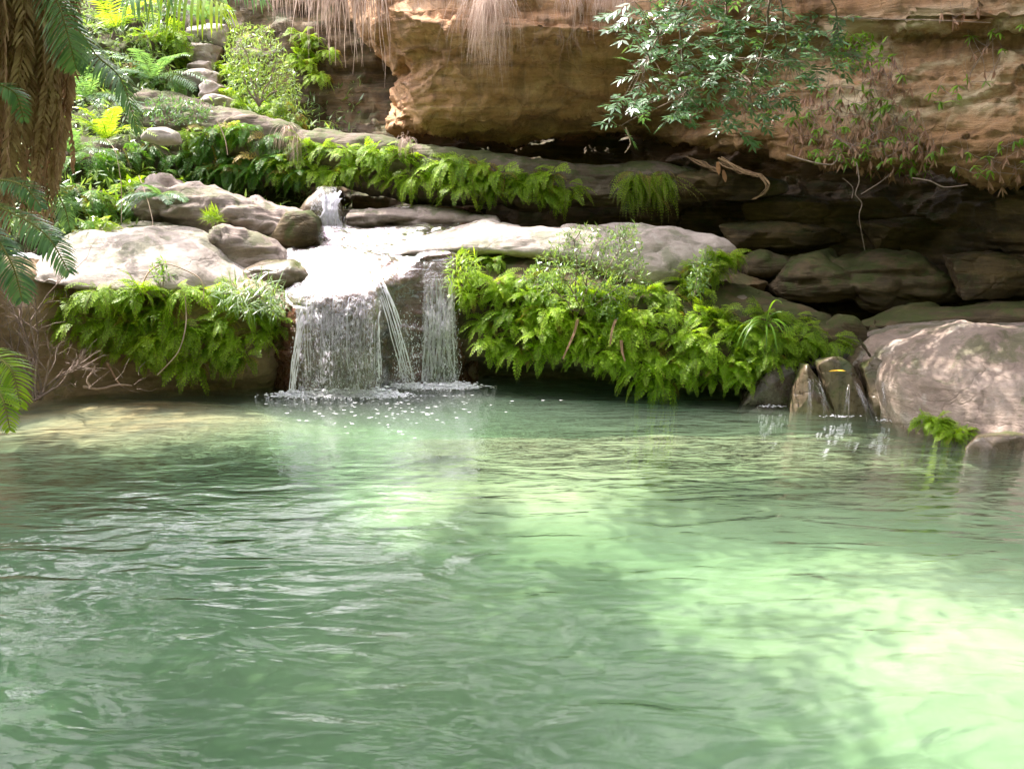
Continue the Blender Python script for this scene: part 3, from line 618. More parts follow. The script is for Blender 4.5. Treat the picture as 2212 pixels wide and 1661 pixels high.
# ================================================================== PLANTS: builders
class PB:
    """collects quads (and tubes) for one mesh"""
    def __init__(s): s.v = []; s.f = []; s.m = []; s.n = 0
    def add(s, V, F, mi=0):
        V = np.asarray(V, float); F = np.asarray(F, int)
        s.v.append(V); s.f.append(F + s.n); s.m.append(np.full(len(F), mi)); s.n += len(V)
    def leaf(s, p, d, nrm, L, W, mi=0, fold=0.15, bend=0.0, seg=1):
        """pointed leaf: base p, direction d, normal nrm"""
        d = d / (np.linalg.norm(d) + 1e-9); sd = np.cross(d, nrm); sd /= (np.linalg.norm(sd) + 1e-9); nn = np.cross(sd, d)
        if seg == 1:
            mid = p + d * L * 0.42
            s.add([p, mid + sd*W/2 + nn*fold*W, p + d*L - nn*bend*L, mid - sd*W/2 + nn*fold*W], [(0, 1, 2, 3)], mi)
        else:
            V = []; pts = []; q = p.copy(); dd = d.copy()
            for k in range(seg+1):
                t = k/seg; wd = W * (math.sin(math.pi * min(1, 0.12 + t*0.88)) ** 0.7 if t < 1 else 0.05) * 0.5
                sdk = sd; V += [q + sdk*wd, q - sdk*wd]
                dd = dd + np.array((0, 0, -bend/seg)); dd /= np.linalg.norm(dd); q = q + dd*L/seg
            s.add(V, [(2*k, 2*k+1, 2*k+3, 2*k+2) for k in range(seg)], mi)
    def tube(s, pts, r0, r1, mi=0, k=5, rad=None):
        pts = np.asarray(pts, float); n = len(pts)
        T = np.gradient(pts, axis=0); T /= np.linalg.norm(T, axis=1)[:, None] + 1e-9
        ref = np.array((0.3, 0.1, 1.0)) if abs(T[0][2]) < 0.9 else np.array((1.0, 0.2, 0.1))
        V = []
        for i in range(n):
            a = np.cross(T[i], ref); a /= np.linalg.norm(a)+1e-9; b = np.cross(T[i], a)
            r = (r0 + (r1-r0)*i/(n-1)) if rad is None else rad[i]
            for j in range(k):
                an = 2*math.pi*j/k; V.append(pts[i] + (a*math.cos(an)+b*math.sin(an))*r)
        F = [(i*k+j, i*k+(j+1)%k, (i+1)*k+(j+1)%k, (i+1)*k+j) for i in range(n-1) for j in range(k)]
        s.add(V, F, mi)
    def mesh(s, name, mats):
        return np_mesh(name, np.concatenate(s.v), np.concatenate(s.f), mats=mats, midx=np.concatenate(s.m))

rng = np.random.RandomState(5)
def rnd(a, b): return a + (b-a)*rng.rand()
def unit(v): v = np.asarray(v, float); return v/(np.linalg.norm(v)+1e-9)
def wander(p0, p1, n, amt, sag=0.0):
    t = np.linspace(0, 1, n)[:, None]; P = np.array(p0)*(1-t) + np.array(p1)*t
    off = rng.normal(size=(n, 3)); 
    for _ in range(2): off[1:-1] = (off[:-2] + off[1:-1] + off[2:]) / 3
    return P + off * amt * np.sin(np.pi*t) * 1.0 - np.array((0, 0, 1)) * sag * np.sin(np.pi*t)

def frond_path(p, d, L, g, n):
    P = [np.array(p, float)]; d = unit(d); D = [d]
    for k in range(n):
        d = unit(d + np.array((0, 0, -g/n*(0.5+k/n)))); P.append(P[-1] + d*L/n); D.append(d)
    return np.array(P), np.array(D)

def fern_frond(pb, p, d, L, Wd, g, npair=13, kk=4, mi=0):
    P, D = frond_path(p, d, L, g, npair)
    side0 = unit(np.cross(D[0], (0, 0, 1.0)) + rng.normal(size=3)*0.25)
    roll = rnd(-0.5, 0.5)
    V = []; 
    for i in range(2, npair+1):
        t = i/npair; T = D[i]; S = unit(side0 - T*np.dot(side0, T)); Nn = np.cross(S, T)
        S = S*math.cos(roll) + Nn*math.sin(roll); Nn = np.cross(S, T)
        sh = (1-t)**0.75 * min(1, t*3.2) + 0.04
        pl = Wd*sh*rnd(0.85, 1.1)
        for sg in (-1, 1):
            a = 0.55 + 0.3*t
            pd = unit(S*sg*math.cos(a) + T*math.sin(a) - np.array((0, 0, 0.25)) + Nn*rnd(-.12, .12))
            q = P[i]
            pn = unit(np.cross(pd, T) * -sg)
            sdp = unit(np.cross(pd, Nn))
            wl = pl*0.42
            k2 = kk if pl > 0.05 else 2
            for j in range(k2):
                u = (j+0.4)/k2; b0 = q + pd*pl*u; ll = wl*(1-u*0.75)*rnd(0.8, 1.2)
                for s2 in (-1, 1):
                    dd = unit(sdp*s2*0.85 + pd*0.6 - Nn*0.12); wv = pl/k2*1.0
                    m = b0 + dd*ll*0.5; ww = pd*wv*0.5
                    V += [b0 - pd*wv*0.35, m + ww*0.9, b0 + dd*ll, m - ww*0.7]
            tip = q + pd*pl; V += [q + pd*pl*0.72 + sdp*wl*0.22, tip, q + pd*pl*0.72 - sdp*wl*0.22, q + pd*pl*0.6]
    V = np.array(V); F = np.arange(len(V)).reshape(-1, 4)
    pb.add(V, F, mi)
    pb.tube(P[::2], L*0.006, L*0.002, 1, 3)

M_fern = leaf_mat('fern_leaf', (0.10, 0.21, 0.012), (0.34, 0.50, 0.035), trans=0.45, rough=0.5, c3=(0.50, 0.54, 0.09), var=2.2)
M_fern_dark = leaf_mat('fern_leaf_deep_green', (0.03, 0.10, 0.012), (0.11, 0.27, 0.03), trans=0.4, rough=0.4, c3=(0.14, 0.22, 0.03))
M_fstem = simple_mat('fern_stalk', (0.10, 0.09, 0.02), (0.22, 0.16, 0.06))
M_fold = leaf_mat('old_fern_leaf', (0.22, 0.17, 0.04), (0.40, 0.30, 0.08), trans=0.35, c3=(0.42, 0.38, 0.08))
M_gloss = leaf_mat('glossy_leaf', (0.05, 0.13, 0.06), (0.14, 0.26, 0.12), trans=0.30, rough=0.36, spec=1.0, c3=(0.22, 0.32, 0.02))
M_shrubl = leaf_mat('shrub_leaf', (0.08, 0.16, 0.06), (0.22, 0.33, 0.12), trans=0.3, rough=0.3, spec=0.9, c3=(0.35, 0.42, 0.15))
M_palm = leaf_mat('palm_leaf', (0.07, 0.16, 0.085), (0.18, 0.33, 0.16), trans=0.35, rough=0.32, spec=0.55, c3=(0.28, 0.36, 0.04))
M_palmy = leaf_mat('palm_leaf_yellow_green', (0.13, 0.25, 0.02), (0.31, 0.43, 0.05), trans=0.5, rough=0.35, spec=0.5)
M_dead = simple_mat('dead_frond', (0.24, 0.12, 0.065), (0.62, 0.42, 0.27), rough=0.8, sc=5, trans=0.15)
M_dry = simple_mat('dry_grass', (0.34, 0.23, 0.18), (0.72, 0.57, 0.47), rough=0.7, sc=3, trans=0.3)
M_dryleaf = simple_mat('dry_leaf', (0.18, 0.09, 0.055), (0.50, 0.31, 0.21), rough=0.7, sc=6, trans=0.2)
M_bark = simple_mat('bark', (0.06, 0.04, 0.025), (0.20, 0.14, 0.09), rough=0.85, sc=14, bump=0.01)
M_twig = simple_mat('grey_twig', (0.14, 0.10, 0.08), (0.32, 0.25, 0.21), rough=0.85, sc=16)
M_vine = leaf_mat('creeper_leaf', (0.07, 0.16, 0.015), (0.20, 0.36, 0.04), trans=0.4, rough=0.4, c3=(0.30, 0.34, 0.04))

def fern_proto(L, nf, up, spread, w=0.3, mats=None, npair=12):
    pb = PB()
    for i in range(nf):
        az = rnd(-spread, spread); el = rnd(*up)
        d = (math.sin(az)*math.cos(el), -math.cos(az)*math.cos(el), math.sin(el))
        l = L*rnd(0.65, 1.1)
        p = np.array((math.sin(az)*0.05, rnd(-0.02, 0.05), rnd(-0.06, 0.06)))
        fern_frond(pb, p, d, l, l*w*rnd(0.85, 1.15), rnd(1.3, 2.6), npair, mi=2 if rng.rand() < 0.07 else 0)
    return pb.mesh('fern', (mats or [M_fern, M_fstem]) + [M_fold])
FERN = [fern_proto(0.58, 20, (-0.5, 0.9), 1.35) for _ in range(4)] + [fern_proto(0.48, 24, (-0.2, 1.1), 1.6, 0.33) for _ in range(3)]
FERN_D = [fern_proto(0.62, 18, (-0.6, 0.7), 1.3, 0.30, [M_fern_dark, M_fstem]) for _ in range(3)]
FERN_F = [fern_proto(0.55, 30, (-0.9, 0.5), 1.2, 0.14, None, 14) for _ in range(3)]     # fine, stringy fronds

# surface lookup
def surf_points(*names):
    P = np.concatenate([o_info[n][0].reshape(-1, 3) for n in names]); return P, to_px(P)
def find(S, px, py, tol=14):
    P, Q = S; d2 = (Q[:, 0]-px)**2 + (Q[:, 1]-py)**2
    k = np.where(d2 < tol*tol)[0]
    if len(k) == 0: k = [int(np.argmin(d2))]
    k = np.array(k); return P[k[np.argmin(Q[k, 2])]]
def inpoly(x, y, poly):
    c = False; n = len(poly)
    for i in range(n):
        x1, y1 = poly[i]; x2, y2 = poly[(i+1) % n]
        if (y1 > y) != (y2 > y) and x < (x2-x1)*(y-y1)/(y2-y1)+x1: c = not c
    return c
def scatter(poly, spacing, tries=4000, sq=1.0):
    xs = [p[0] for p in poly]; ys = [p[1] for p in poly]; out = []
    for _ in range(tries):
        x = rnd(min(xs), max(xs)); y = rnd(min(ys), max(ys))
        if not inpoly(x, y, poly): continue
        if all((x-a)**2 + ((y-b)*sq)**2 > spacing**2 for a, b in out): out.append((x, y))
    return out
def place(name, me, p, rz, s=1.0, tilt=0.0, roll=0.0, **tags):
    o = link(name, me, **tags); o.location = [float(v) for v in p]; o.rotation_euler = (tilt, roll, rz); o.scale = (s, s, s); return o

n_fern = 0
def ferns(S, poly, spacing, protos, label, group, s=(0.75, 1.15), lift=0.05, yaw=(-0.6, 0.6), tilt=(-0.2, 0.4), sq=1.0, dy=0.0, name='fern', cat='fern', tol=14):
    global n_fern
    for x, y in scatter(poly, spacing, sq=sq):
        p = find(S, x, y, tol) + np.array((0, -lift, dy))
        place(name, protos[rng.randint(len(protos))], p, rnd(*yaw), rnd(*s), rnd(*tilt), label=label, cat=cat, group=group); n_fern += 1

Sright = surf_points('fern_bank_rock', 'long' if 'long' in o_info else 'fern_bank_rock')
# right bank, the big curtain of ferns
polyR = [(968,560),(1040,545),(1130,560),(1230,600),(1390,625),(1500,612),(1560,640),(1700,668),(1790,690),(1810,730),(1740,765),(1640,805),(1590,838),(1440,826),(1290,805),(1150,772),(1060,745),(1010,700),(985,650)]
ferns(Sright, polyR, 45, FERN, 'bright green fern in the dense bank of ferns right of the waterfall', 'ferns in the bank right of the waterfall', yaw=(-0.9, 0.3), s=(0.85, 1.35), sq=1.3)
polyE = [(1510,560),(1580,515),(1610,530),(1620,590),(1590,620),(1530,610)]
Swh = surf_points('boulder30')
ferns(Swh, polyE, 36, FERN, 'fern hanging over the right end of the whitish boulder', 'ferns at the right end of the whitish boulder', s=(0.7, 1.0), yaw=(0, 0.9), tol=40)
# left bank
Sl = surf_points('bank_rock', 'boulder21')
polyL = [(130,615),(200,600),(330,640),(400,620),(520,620),(600,625),(610,690),(565,760),(470,792),(300,790),(215,740),(150,670)]
ferns(Sl, polyL, 50, FERN, 'green fern in the dense patch hanging over the left bank below the pale boulder', 'ferns over the left bank', s=(1.05, 1.5), sq=1.25)
# ferns hanging from the long ledge
Sg = surf_points('rock_ledge20')
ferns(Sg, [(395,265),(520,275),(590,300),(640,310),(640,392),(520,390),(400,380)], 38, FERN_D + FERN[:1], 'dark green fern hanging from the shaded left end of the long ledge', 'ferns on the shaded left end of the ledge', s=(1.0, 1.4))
ferns(Sg, [(645,318),(760,322),(875,325),(900,400),(800,400),(690,385),(645,380)], 36, FERN, 'fern hanging from the ledge above the small cascade', 'ferns on the ledge above the small cascade', s=(0.95, 1.3))
ferns(Sg, [(925,350),(1000,335),(1050,350),(1180,355),(1225,375),(1225,415),(1150,425),(1000,420),(935,390)], 36, FERN, 'green fern in the thick tuft hanging under the middle of the long ledge', 'ferns under the middle of the ledge', s=(1.1, 1.6), yaw=(-0.8, 0.1), sq=0.9)
ferns(Sg, [(1345,375),(1440,365),(1458,390),(1440,415),(1345,410)], 30, FERN_F, 'fine stringy fern in the isolated tuft at the right of the long ledge', 'ferns in the isolated tuft on the ledge', s=(1.3, 1.9), yaw=(-0.5, 0.5))
# ================================================================== SHADE TREES out of view, crowns shaped to put sun patches on the pool
LITP = [(-0.3, [(900,865),(1100,870),(1500,925),(1840,1000),(1860,1050),(1500,1040),(1000,970),(880,920)]),
        (0.0, [(540,835),(1150,835),(1120,930),(900,1100),(760,1100),(580,930)]),
        (-0.4, [(1290,1190),(1500,1160),(1750,1165),(2100,1220),(2300,1290),(2400,1800),(1850,1800),(1720,1560),(1560,1400),(1400,1350),(1290,1270)]),
        (-0.55, [(380,1020),(900,1000),(1250,1090),(1230,1230),(800,1330),(600,1300),(380,1120)]),
        (-0.2, [(60,880),(300,880),(430,930),(400,1000),(150,980)]),
        (2.3, [(620,500),(760,480),(1050,465),(1200,480),(1440,500),(1420,640),(1250,690),(1000,620),(900,640),(700,650),(610,600)]),
        (2.6, [(220,485),(400,485),(500,600),(430,690),(260,690),(190,600)])]
for h in (3.8, 4.6): LITP.append((h, [(420,215),(620,250),(820,280),(1100,310),(1100,390),(900,380),(560,330)]))
for h in (5.0, 6.2, 7.4): LITP.append((h, [(440,40),(660,40),(800,-80),(980,-80),(950,200),(880,300),(660,280),(470,250)]))
for h in (4.8, 5.8, 6.8): LITP.append((h, [(1300,-60),(1650,-60),(1720,30),(1720,200),(1640,300),(1330,290)]))
Sv = np.array(SUN)
def canopy_ok(c, soft=0.0):  # drops leaf clumps whose shadow would cover a wanted sun patch
    for h, poly in LITP:
        if c[2] <= h + 0.5: continue
        p = c - Sv * (c[2]-h)/Sv[2]
        q = to_px(p)[0]
        if q[2] > (14.2 if h > 1 else 0) and inpoly(q[0], q[1], poly): 
            f_ = fbm(np.array([[p[0]*.9, p[1]*1.8, 0.0]]), 0.8, 3, 17)[0]
            return (h == -0.55 and f_ > -0.22) or (h == -0.4 and f_ > 0.16)
    q = to_px(c)[0]
    if q[2] > 0.5 and -60 < q[0] < 2280 and q[1] > -55: return False
    if c[1] > 17.3 and c[0] > -5: return False
    return True
TREES = [((-10.8, 7.6, 1.2), (-5.2, 9.0, 8.2), (4.6, 4.2, 1.5), 'unseen broadleaf tree shaped to shade the near left side of the pool'),
         ((-11.6, 14.0, 2.0), (-9.0, 14.6, 8.8), (3.8, 3.6, 1.7), 'unseen broadleaf tree on the left bank beyond the palm, shaped for its shade'),
         ((-7.5, 1.5, 1.8), (-2.4, 5.0, 7.6), (4.4, 3.0, 1.3), 'unseen broadleaf tree shaped to shade the near side of the pool'),
         ((10.6, 11.5, 1.0), (2.2, 14.1, 8.2), (5.6, 4.0, 1.2), 'unseen broadleaf tree added on the right bank to shade the pool')]
for base, cc, rad, lab in TREES:
    cc = np.array(cc); root = link('tree', None, label=lab, cat='tree'); root.location = base
    B = np.array(base); trunk = PB(); top = B + (cc-B)*np.array((0.45, 0.45, 0.78)) if base[0] < 0 else np.array((8.6, 12.0, 8.9))
    tp = wander(B + (0, 0, -0.5), top, 9, 0.25); trunk.tube(tp - B, 0.26, 0.15, 0, 9)
    crown = PB(); cl = []
    for _ in range(9000):
        u = unit(rng.normal(size=3)) * rng.rand()**0.4
        c = cc + u*np.array(rad)
        if fbm(c[None, :], 0.55, 2, 3)[0] < -0.5: continue
        if canopy_ok(c): cl.append(c)
        if len(cl) > 1100: break
    cl = np.array(cl)
    # limbs to a few cluster centres
    idx = rng.choice(len(cl), min(22, len(cl)), replace=False)
    for k in idx:
        s = tp[rng.randint(4 if base[0] < 0 else 7, len(tp))]; trunk.tube(wander(s, cl[k], 9, 0.3) - B, 0.075, 0.012, 0, 5)
    for c in cl:
        for _ in range(22):
            p = c + rng.normal(size=3)*0.20; d = unit(rng.normal(size=3) + (0, 0, -0.3)); crown.leaf(p - B, d, unit(rng.normal(size=3)+(0, 0, 1.2)), rnd(.16, .26), rnd(.07, .11))
    link('trunk', trunk.mesh('trunk', [M_bark]), root); link('crown', crown.mesh('crown', [M_gloss]), root)
# ================================================================== FALLING WATER
def foam_mat(name, lo, hi, scv, dist=0.8, dens=1.0, glossy=0.35, top=None):
    m, t = newmat(name); L = t.links.new
    geo = N(t, 'ShaderNodeNewGeometry'); pos = geo.outputs['Position']
    mp = mapping(t, pos, scv); n1 = noise(t, mp, 1.0, 6, 0.62, dist)
    n2 = noise(t, mapping(t, pos, tuple(x*0.25 for x in scv)), 1.0, 3, 0.5, 0.4)
    a = ramp(t, [(lo, 0.0), (hi, 1.0)], math_(t, 'ADD', math_(t, 'MULTIPLY', n1, 0.65), math_(t, 'MULTIPLY', n2, 0.35))).outputs[0]
    if top is not None:
        sz = N(t, 'ShaderNodeSeparateXYZ'); L(pos, sz.inputs[0])
        a = math_(t, 'MULTIPLY', a, ramp(t, [(top[0], 1.0), (top[1], 0.25)], math_(t, 'MULTIPLY', math_(t, 'ADD', sz.outputs[2], math_(t, 'MULTIPLY', n2, 0.6)), 0.25)).outputs[0])
    wh = N(t, 'ShaderNodeBsdfPrincipled'); wh.inputs['Base Color'].default_value = (0.88, 0.84, 0.97, 1); wh.inputs['Roughness'].default_value = 0.25; wh.inputs['Specular IOR Level'].default_value = 0.8
    tl = N(t, 'ShaderNodeBsdfTranslucent'); tl.inputs[0].default_value = (0.90, 0.85, 0.98, 1)
    m1 = N(t, 'ShaderNodeMixShader'); m1.inputs[0].default_value = 0.5; L(wh.outputs[0], m1.inputs[1]); L(tl.outputs[0], m1.inputs[2])
    gl = N(t, 'ShaderNodeBsdfGlossy'); gl.inputs['Roughness'].default_value = 0.08; tr = N(t, 'ShaderNodeBsdfTransparent')
    fr = N(t, 'ShaderNodeFresnel'); fr.inputs[0].default_value = 1.33
    fm = N(t, 'ShaderNodeMixShader'); L(math_(t, 'ADD', fr.outputs[0], 0.08), fm.inputs[0]); L(tr.outputs[0], fm.inputs[1]); L(gl.outputs[0], fm.inputs[2])
    mx = N(t, 'ShaderNodeMixShader'); L(math_(t, 'MULTIPLY', a, dens), mx.inputs[0]); L(fm.outputs[0], mx.inputs[1]); L(m1.outputs[0], mx.inputs[2])
    bp = N(t, 'ShaderNodeBump'); bp.inputs['Distance'].default_value = 0.03; L(n1, bp.inputs['Height'])
    for nn in (wh, gl, fr): L(bp.outputs[0], nn.inputs['Normal'])
    o = N(t, 'ShaderNodeOutputMaterial'); L(mx.outputs[0], o.inputs[0]); return m
M_fall = foam_mat('falling_water', 0.505, 0.575, (11, 11, 4.2), dist=2.6, dens=0.92, top=(0.36, 0.50))
M_run = foam_mat('running_water', 0.565, 0.66, (4, 9, 9), dens=0.5, dist=1.6)
M_film = foam_mat('water_film', 0.60, 0.74, (14, 14, 4), dens=0.6)
mF, tF = newmat('foam'); bsF = N(tF, 'ShaderNodeBsdfPrincipled'); bsF.inputs['Base Color'].default_value = (0.80, 0.81, 0.86, 1); bsF.inputs['Roughness'].default_value = 0.35
oF = N(tF, 'ShaderNodeOutputMaterial'); tF.links.new(bsF.outputs[0], oF.inputs[0])
mD, tD = newmat('water_drop'); gD = N(tD, 'ShaderNodeBsdfPrincipled'); gD.inputs['Base Color'].default_value = (0.88, 0.86, 0.96, 1); gD.inputs['Roughness'].default_value = 0.1
oD = N(tD, 'ShaderNodeOutputMaterial'); tD.links.new(gD.outputs[0], oD.inputs[0])

def fall_sheet(xl, xr, lip, foot, arc=0.25, seed=0, nu=None, thin=0.0, gap=0.05):
    """sheet between lip curve [(px,py,Y)] and foot curve; ragged and lifted off the rock"""
    nu = nu or int((xr-xl)*0.9); nv = 70
    px = np.linspace(xl, xr, nu); V = np.zeros((nu, nv, 3))
    for i, x in enumerate(px):
        u = (x-xl)/(xr-xl)
        a = at(*lip(u)); b = at(*foot(u))
        for j in range(nv):
            s = j/(nv-1); q = a*(1-s)+b*s
            q[2] = a[2] + (b[2]-a[2])*s**1.15; q[1] = a[1] + (b[1]-a[1])*min(1, s*1.6)**0.7 - gap
            V[i, j] = q
    P = V.reshape(-1, 3)
    n = fbm(P*(7, 7, 1.8), 1.0, 3, seed)*0.07 + fbm(P*(28, 28, 5), 1.0, 2, seed+2)*0.018
    P[:, 1] -= n + 0.02; P[:, 0] += fbm(P*(5, 5, 3), 1.0, 2, seed+5)*0.03
    return P, grid_faces(nu, nv)
def strand(pb, a, b, w, arc=0.15, mi=0, seg=16):
    """a twisting narrow ribbon of water from a to b"""
    a = np.array(a, float); b = np.array(b, float); V = []; ph = rnd(0, 6); side = unit((1, rnd(-.3, .3), 0))
    for k in range(seg+1):
        s = k/seg; q = a*(1-s)+b*s; q[2] = a[2]+(b[2]-a[2])*s**1.35
        q = q + np.array(((math.sin(s*9+ph)+math.sin(s*23+ph*2)*.6)*0.006, -arc*math.sin(math.pi*min(1, s*0.8)), 0))
        ww = w*(0.5+0.8*abs(math.sin(s*13+ph*2)))*(1-0.3*s); V += [q-side*ww, q+side*ww]
    pb.add(V, [(2*k, 2*k+1, 2*k+3, 2*k+2) for k in range(seg)], mi)
def drops(pb, fn, n, r=(0.004, 0.013), mi=0):
    for _ in range(n):
        p = np.array(fn()); rr = rnd(*r); st = rnd(1, 2.2)
        V = [p+(rr,0,0), p+(0,rr,0), p+(-rr,0,0), p+(0,-rr,0), p+(0,0,rr*st), p+(0,0,-rr*st)]
        pb.add(V, [(0,1,4,4),(1,2,4,4),(2,3,4,4),(3,0,4,4),(1,0,5,5),(2,1,5,5),(3,2,5,5),(0,3,5,5)], mi)
def tri_fix(pb):
    pass

def waterfall(label, sheets, strands, nd, dbox):
    pb = PB()
    for k, (xl, xr, lip, foot, gp) in enumerate(sheets):
        P, F = fall_sheet(xl, xr, lip, foot, seed=k*3+1, gap=gp); pb.add(P, F, 0)
    for a, b, w, arc in strands: strand(pb, a, b, w, arc, 1)
    o = link('waterfall', pb.mesh('waterfall', [M_fall, mD]), label=label, cat='waterfall')
    center(o)
    dp = PB()
    for _ in range(nd):
        x = rnd(dbox[0], dbox[1]); s = rng.rand()**0.5; y = dbox[2]+(dbox[3]-dbox[2])*s
        p = at(x + rnd(-6, 6)*s, y, dbox[4] - rnd(0, 0.35)*s); r_ = rnd(0.004, 0.011)
        dp.leaf(p, (0, 0, -1.0), (rnd(-1, 1), 1, 0), r_*rnd(2, 5), r_*1.5, 0)
    d = link('droplets', dp.mesh('droplets', [mD]), o, kind='stuff')
    d.location = [-v for v in o.location]
    return o
rag = lambda u, f, a: math.sin(u*f)*a
st = []
for _ in range(20):
    x = rnd(645, 822); y0 = rnd(632, 700); st.append((at(x, y0, 17.2), at(x+rnd(-8, 8), rnd(780, 846), 17.1), rnd(.003, .009), rnd(.02, .12)))
for k in range(5): st.append((at(652+k*2, 668+k*6, 17.2), at(626+k*3, 843, 17.0), 0.011, 0.05))
waterfall('broad white curtain of water falling into the pool, left and widest of the falls',
  [(642, 742, lambda u: (642+100*u, 655+rag(u, 9, 8), 17.30), lambda u: (648+96*u, 846, 17.15), 0.08),
   (735, 828, lambda u: (735+90*u, 640+rag(u, 8, 9), 17.28), lambda u: (732+92*u, 846, 17.15), 0.08),
   (655, 815, lambda u: (655+160*u, 625+rag(u, 13, 4), 17.4), lambda u: (665+145*u, 846, 17.0), 0.16)], st, 900, (630, 830, 640, 846, 17.1))
st = [(at(rnd(812, 830), rnd(608, 625), 17.6), at(rnd(868, 896), rnd(800, 826), 17.6), rnd(.003, .010), rnd(.05, .25)) for _ in range(9)]
st += [(at(826, 610, 17.6), at(868, 700, 17.55), 0.016, 0.1), (at(870, 730, 17.6), at(862, 815, 17.6), 0.012, 0.05)]
waterfall('thin slanting jet of water between the broad curtain and the narrow right fall',
  [(868, 902, lambda u: (862+18*u, 690, 17.62), lambda u: (862+36*u, 832, 17.55), 0.03)], st, 500, (850, 905, 660, 834, 17.5))
st = [(at(rnd(915, 985), rnd(600, 660), 18.0), at(rnd(912, 990), rnd(790, 824), 17.95), rnd(.005, .014), 0.03) for _ in range(26)]
waterfall('tall narrow fall at the right, beside the ferns',
  [(914, 958, lambda u: (916+38*u, 605+rag(u, 7, 10), 18.1), lambda u: (912+44*u, 824, 18.05), 0.07),
   (954, 988, lambda u: (960+22*u, 640+rag(u, 8, 12), 18.1), lambda u: (955+38*u, 824, 18.05), 0.07),
   (916, 984, lambda u: (916+66*u, 566, 18.18), lambda u: (914+74*u, 824, 17.95), 0.10)], st, 500, (905, 995, 600, 826, 17.95))
st = [(at(rnd(690, 738), rnd(412, 430), 20.45), at(rnd(680, 742), rnd(484, 494), 20.25), rnd(.01, .03), 0.05) for _ in range(26)]
waterfall('small white cascade pouring over the rounded rock at the head of the stream',
  [(672, 742, lambda u: (688+40*u, 404, 20.7), lambda u: (668+76*u, 490, 20.3), 0.10),
   (682, 746, lambda u: (684+58*u, 488, 20.2), lambda u: (680+74*u, 528, 19.8), 0.10)], st, 300, (665, 750, 410, 520, 20.3))
# film of running water over the shelf, copied from the rock surface a little above it
G = o_info['waterfall_rock'][0]; Q = to_px(G.reshape(-1, 3)).reshape(G.shape)
sub = G.copy(); nrmS = grid_normals(G) * -1
Pf = (sub + nrmS*0.018).reshape(-1, 3); Ff = grid_faces(G.shape[0], G.shape[1])[:, ::-1]
cen = Q.reshape(-1, 3)[Ff].mean(1); zz = Pf[Ff].mean(1)[:, 2]
keep = (cen[:, 0] > 618) & (cen[:, 0] < 992) & (zz > 1.5)
used = np.unique(Ff[keep]); rem = -np.ones(len(Pf), int); rem[used] = np.arange(len(used))
o = link('stream', np_mesh('stream', Pf[used], rem[Ff[keep]], M_run), kind='structure', label='shallow white stream running over the rock shelf')
# film on the wetted rock faces below
keep = (cen[:, 0] > 640) & (cen[:, 0] < 990) & (zz <= 1.5) & (zz > -0.1)
used = np.unique(Ff[keep]); rem = -np.ones(len(Pf), int); rem[used] = np.arange(len(used))
o = link('stream', np_mesh('stream', Pf[used], rem[Ff[keep]], M_film), kind='structure', label='thin film of water on the rock face')
# foam where the falls hit the pool: little rounded bubbles in heaps
fb = PB()
def foam(cx, Y, n, sx, sy, hgt):
    for _ in range(n):
        x = rng.normal()*sx; y = rng.normal()*sy; k = math.exp(-(x/sx)**2*0.3 - (y/sy)**2)
        c = at(cx, 840, Y); p = np.array((c[0]+x, Y+y, abs(rng.normal())*hgt*k)); r = rnd(.006, .028)*(0.4+k)
        V = []
        for a in range(3):
            el = (a/2)*1.3
            for b in range(6):
                V.append(p + r*np.array((math.cos(b*1.047)*math.cos(el)*1.5, math.sin(b*1.047)*math.cos(el), math.sin(el)*0.8)))
        fb.add(V, [(a*6+b, a*6+(b+1) % 6, (a+1)*6+(b+1) % 6, (a+1)*6+b) for a in range(2) for b in range(6)])
for cx in (640, 680, 720, 760, 800, 830): foam(cx, 17.05, 420, 0.26, 0.13, 0.06)
for cx in (870, 915, 950, 980, 1000): foam(cx, 17.85, 300, 0.24, 0.12, 0.05)
for _ in range(170):   # flecks drifting out over the surface
    x = 830 + rng.normal()*130; Y = 17.2 - abs(rng.normal())*1.5; c = at(x, 840, Y); p = np.array((c[0], Y, 0.004)); r = rnd(.006, .022)
    V = [p + r*np.array((math.cos(b*1.047)*2.2*rnd(.6, 1), math.sin(b*1.047)*rnd(.6, 1), 0)) for b in range(6)]
    fb.add([V[0], V[1], V[2], V[3]], [(0, 1, 2, 3)]); fb.add([V[0], V[3], V[4], V[5]], [(0, 1, 2, 3)])
for f in fb.f: pass
link('foam', fb.mesh('foam', [mF]), kind='stuff', label='white foam and splashes at the foot of the falls')
# small run-off on the right
pb = PB()
for (x0, y0, Y0, x1, y1, Y1, w_) in ((1752,815,15.45,1745,915,15.2,.05),(1765,820,15.45,1790,920,15.2,.03),(1830,835,15.3,1825,920,15.1,.035),(1850,825,15.3,1880,920,15.1,.04),(1905,820,15.2,1910,900,15.0,.035),(1870,860,15.3,1895,925,15.0,.02)):
    for _ in range(7):
        strand(pb, at(x0+rnd(-6, 6), y0+rnd(-5, 12), Y0-0.05), at(x1+rnd(-10, 10), y1+rnd(-8, 4), Y1-.1), rnd(.3, .7)*w_*0.4, 0.05, 0, 12)
o = link('waterfall', pb.mesh('waterfall', [M_film]), label='thin trickles running down the upright slabs at the right', cat='waterfall'); center(o)
fb = PB()
def foam2(cx, py, Y, n):
    global fb
    for _ in range(n):
        c = at(cx, py, Y); p = np.array((c[0]+rng.normal()*0.12, Y+rng.normal()*0.05, 0.004+abs(rng.normal())*0.008)); r = rnd(.004, .014)
        fb.add([p+(r*1.8, 0, 0), p+(0, r, r*.6), p+(-r*1.8, 0, 0), p+(0, -r, 0)], [(0, 1, 2, 3)])
foam2(1925, 920, 15.0, 60); foam2(1672, 868, 16.1, 40); foam2(1815, 915, 15.3, 40)
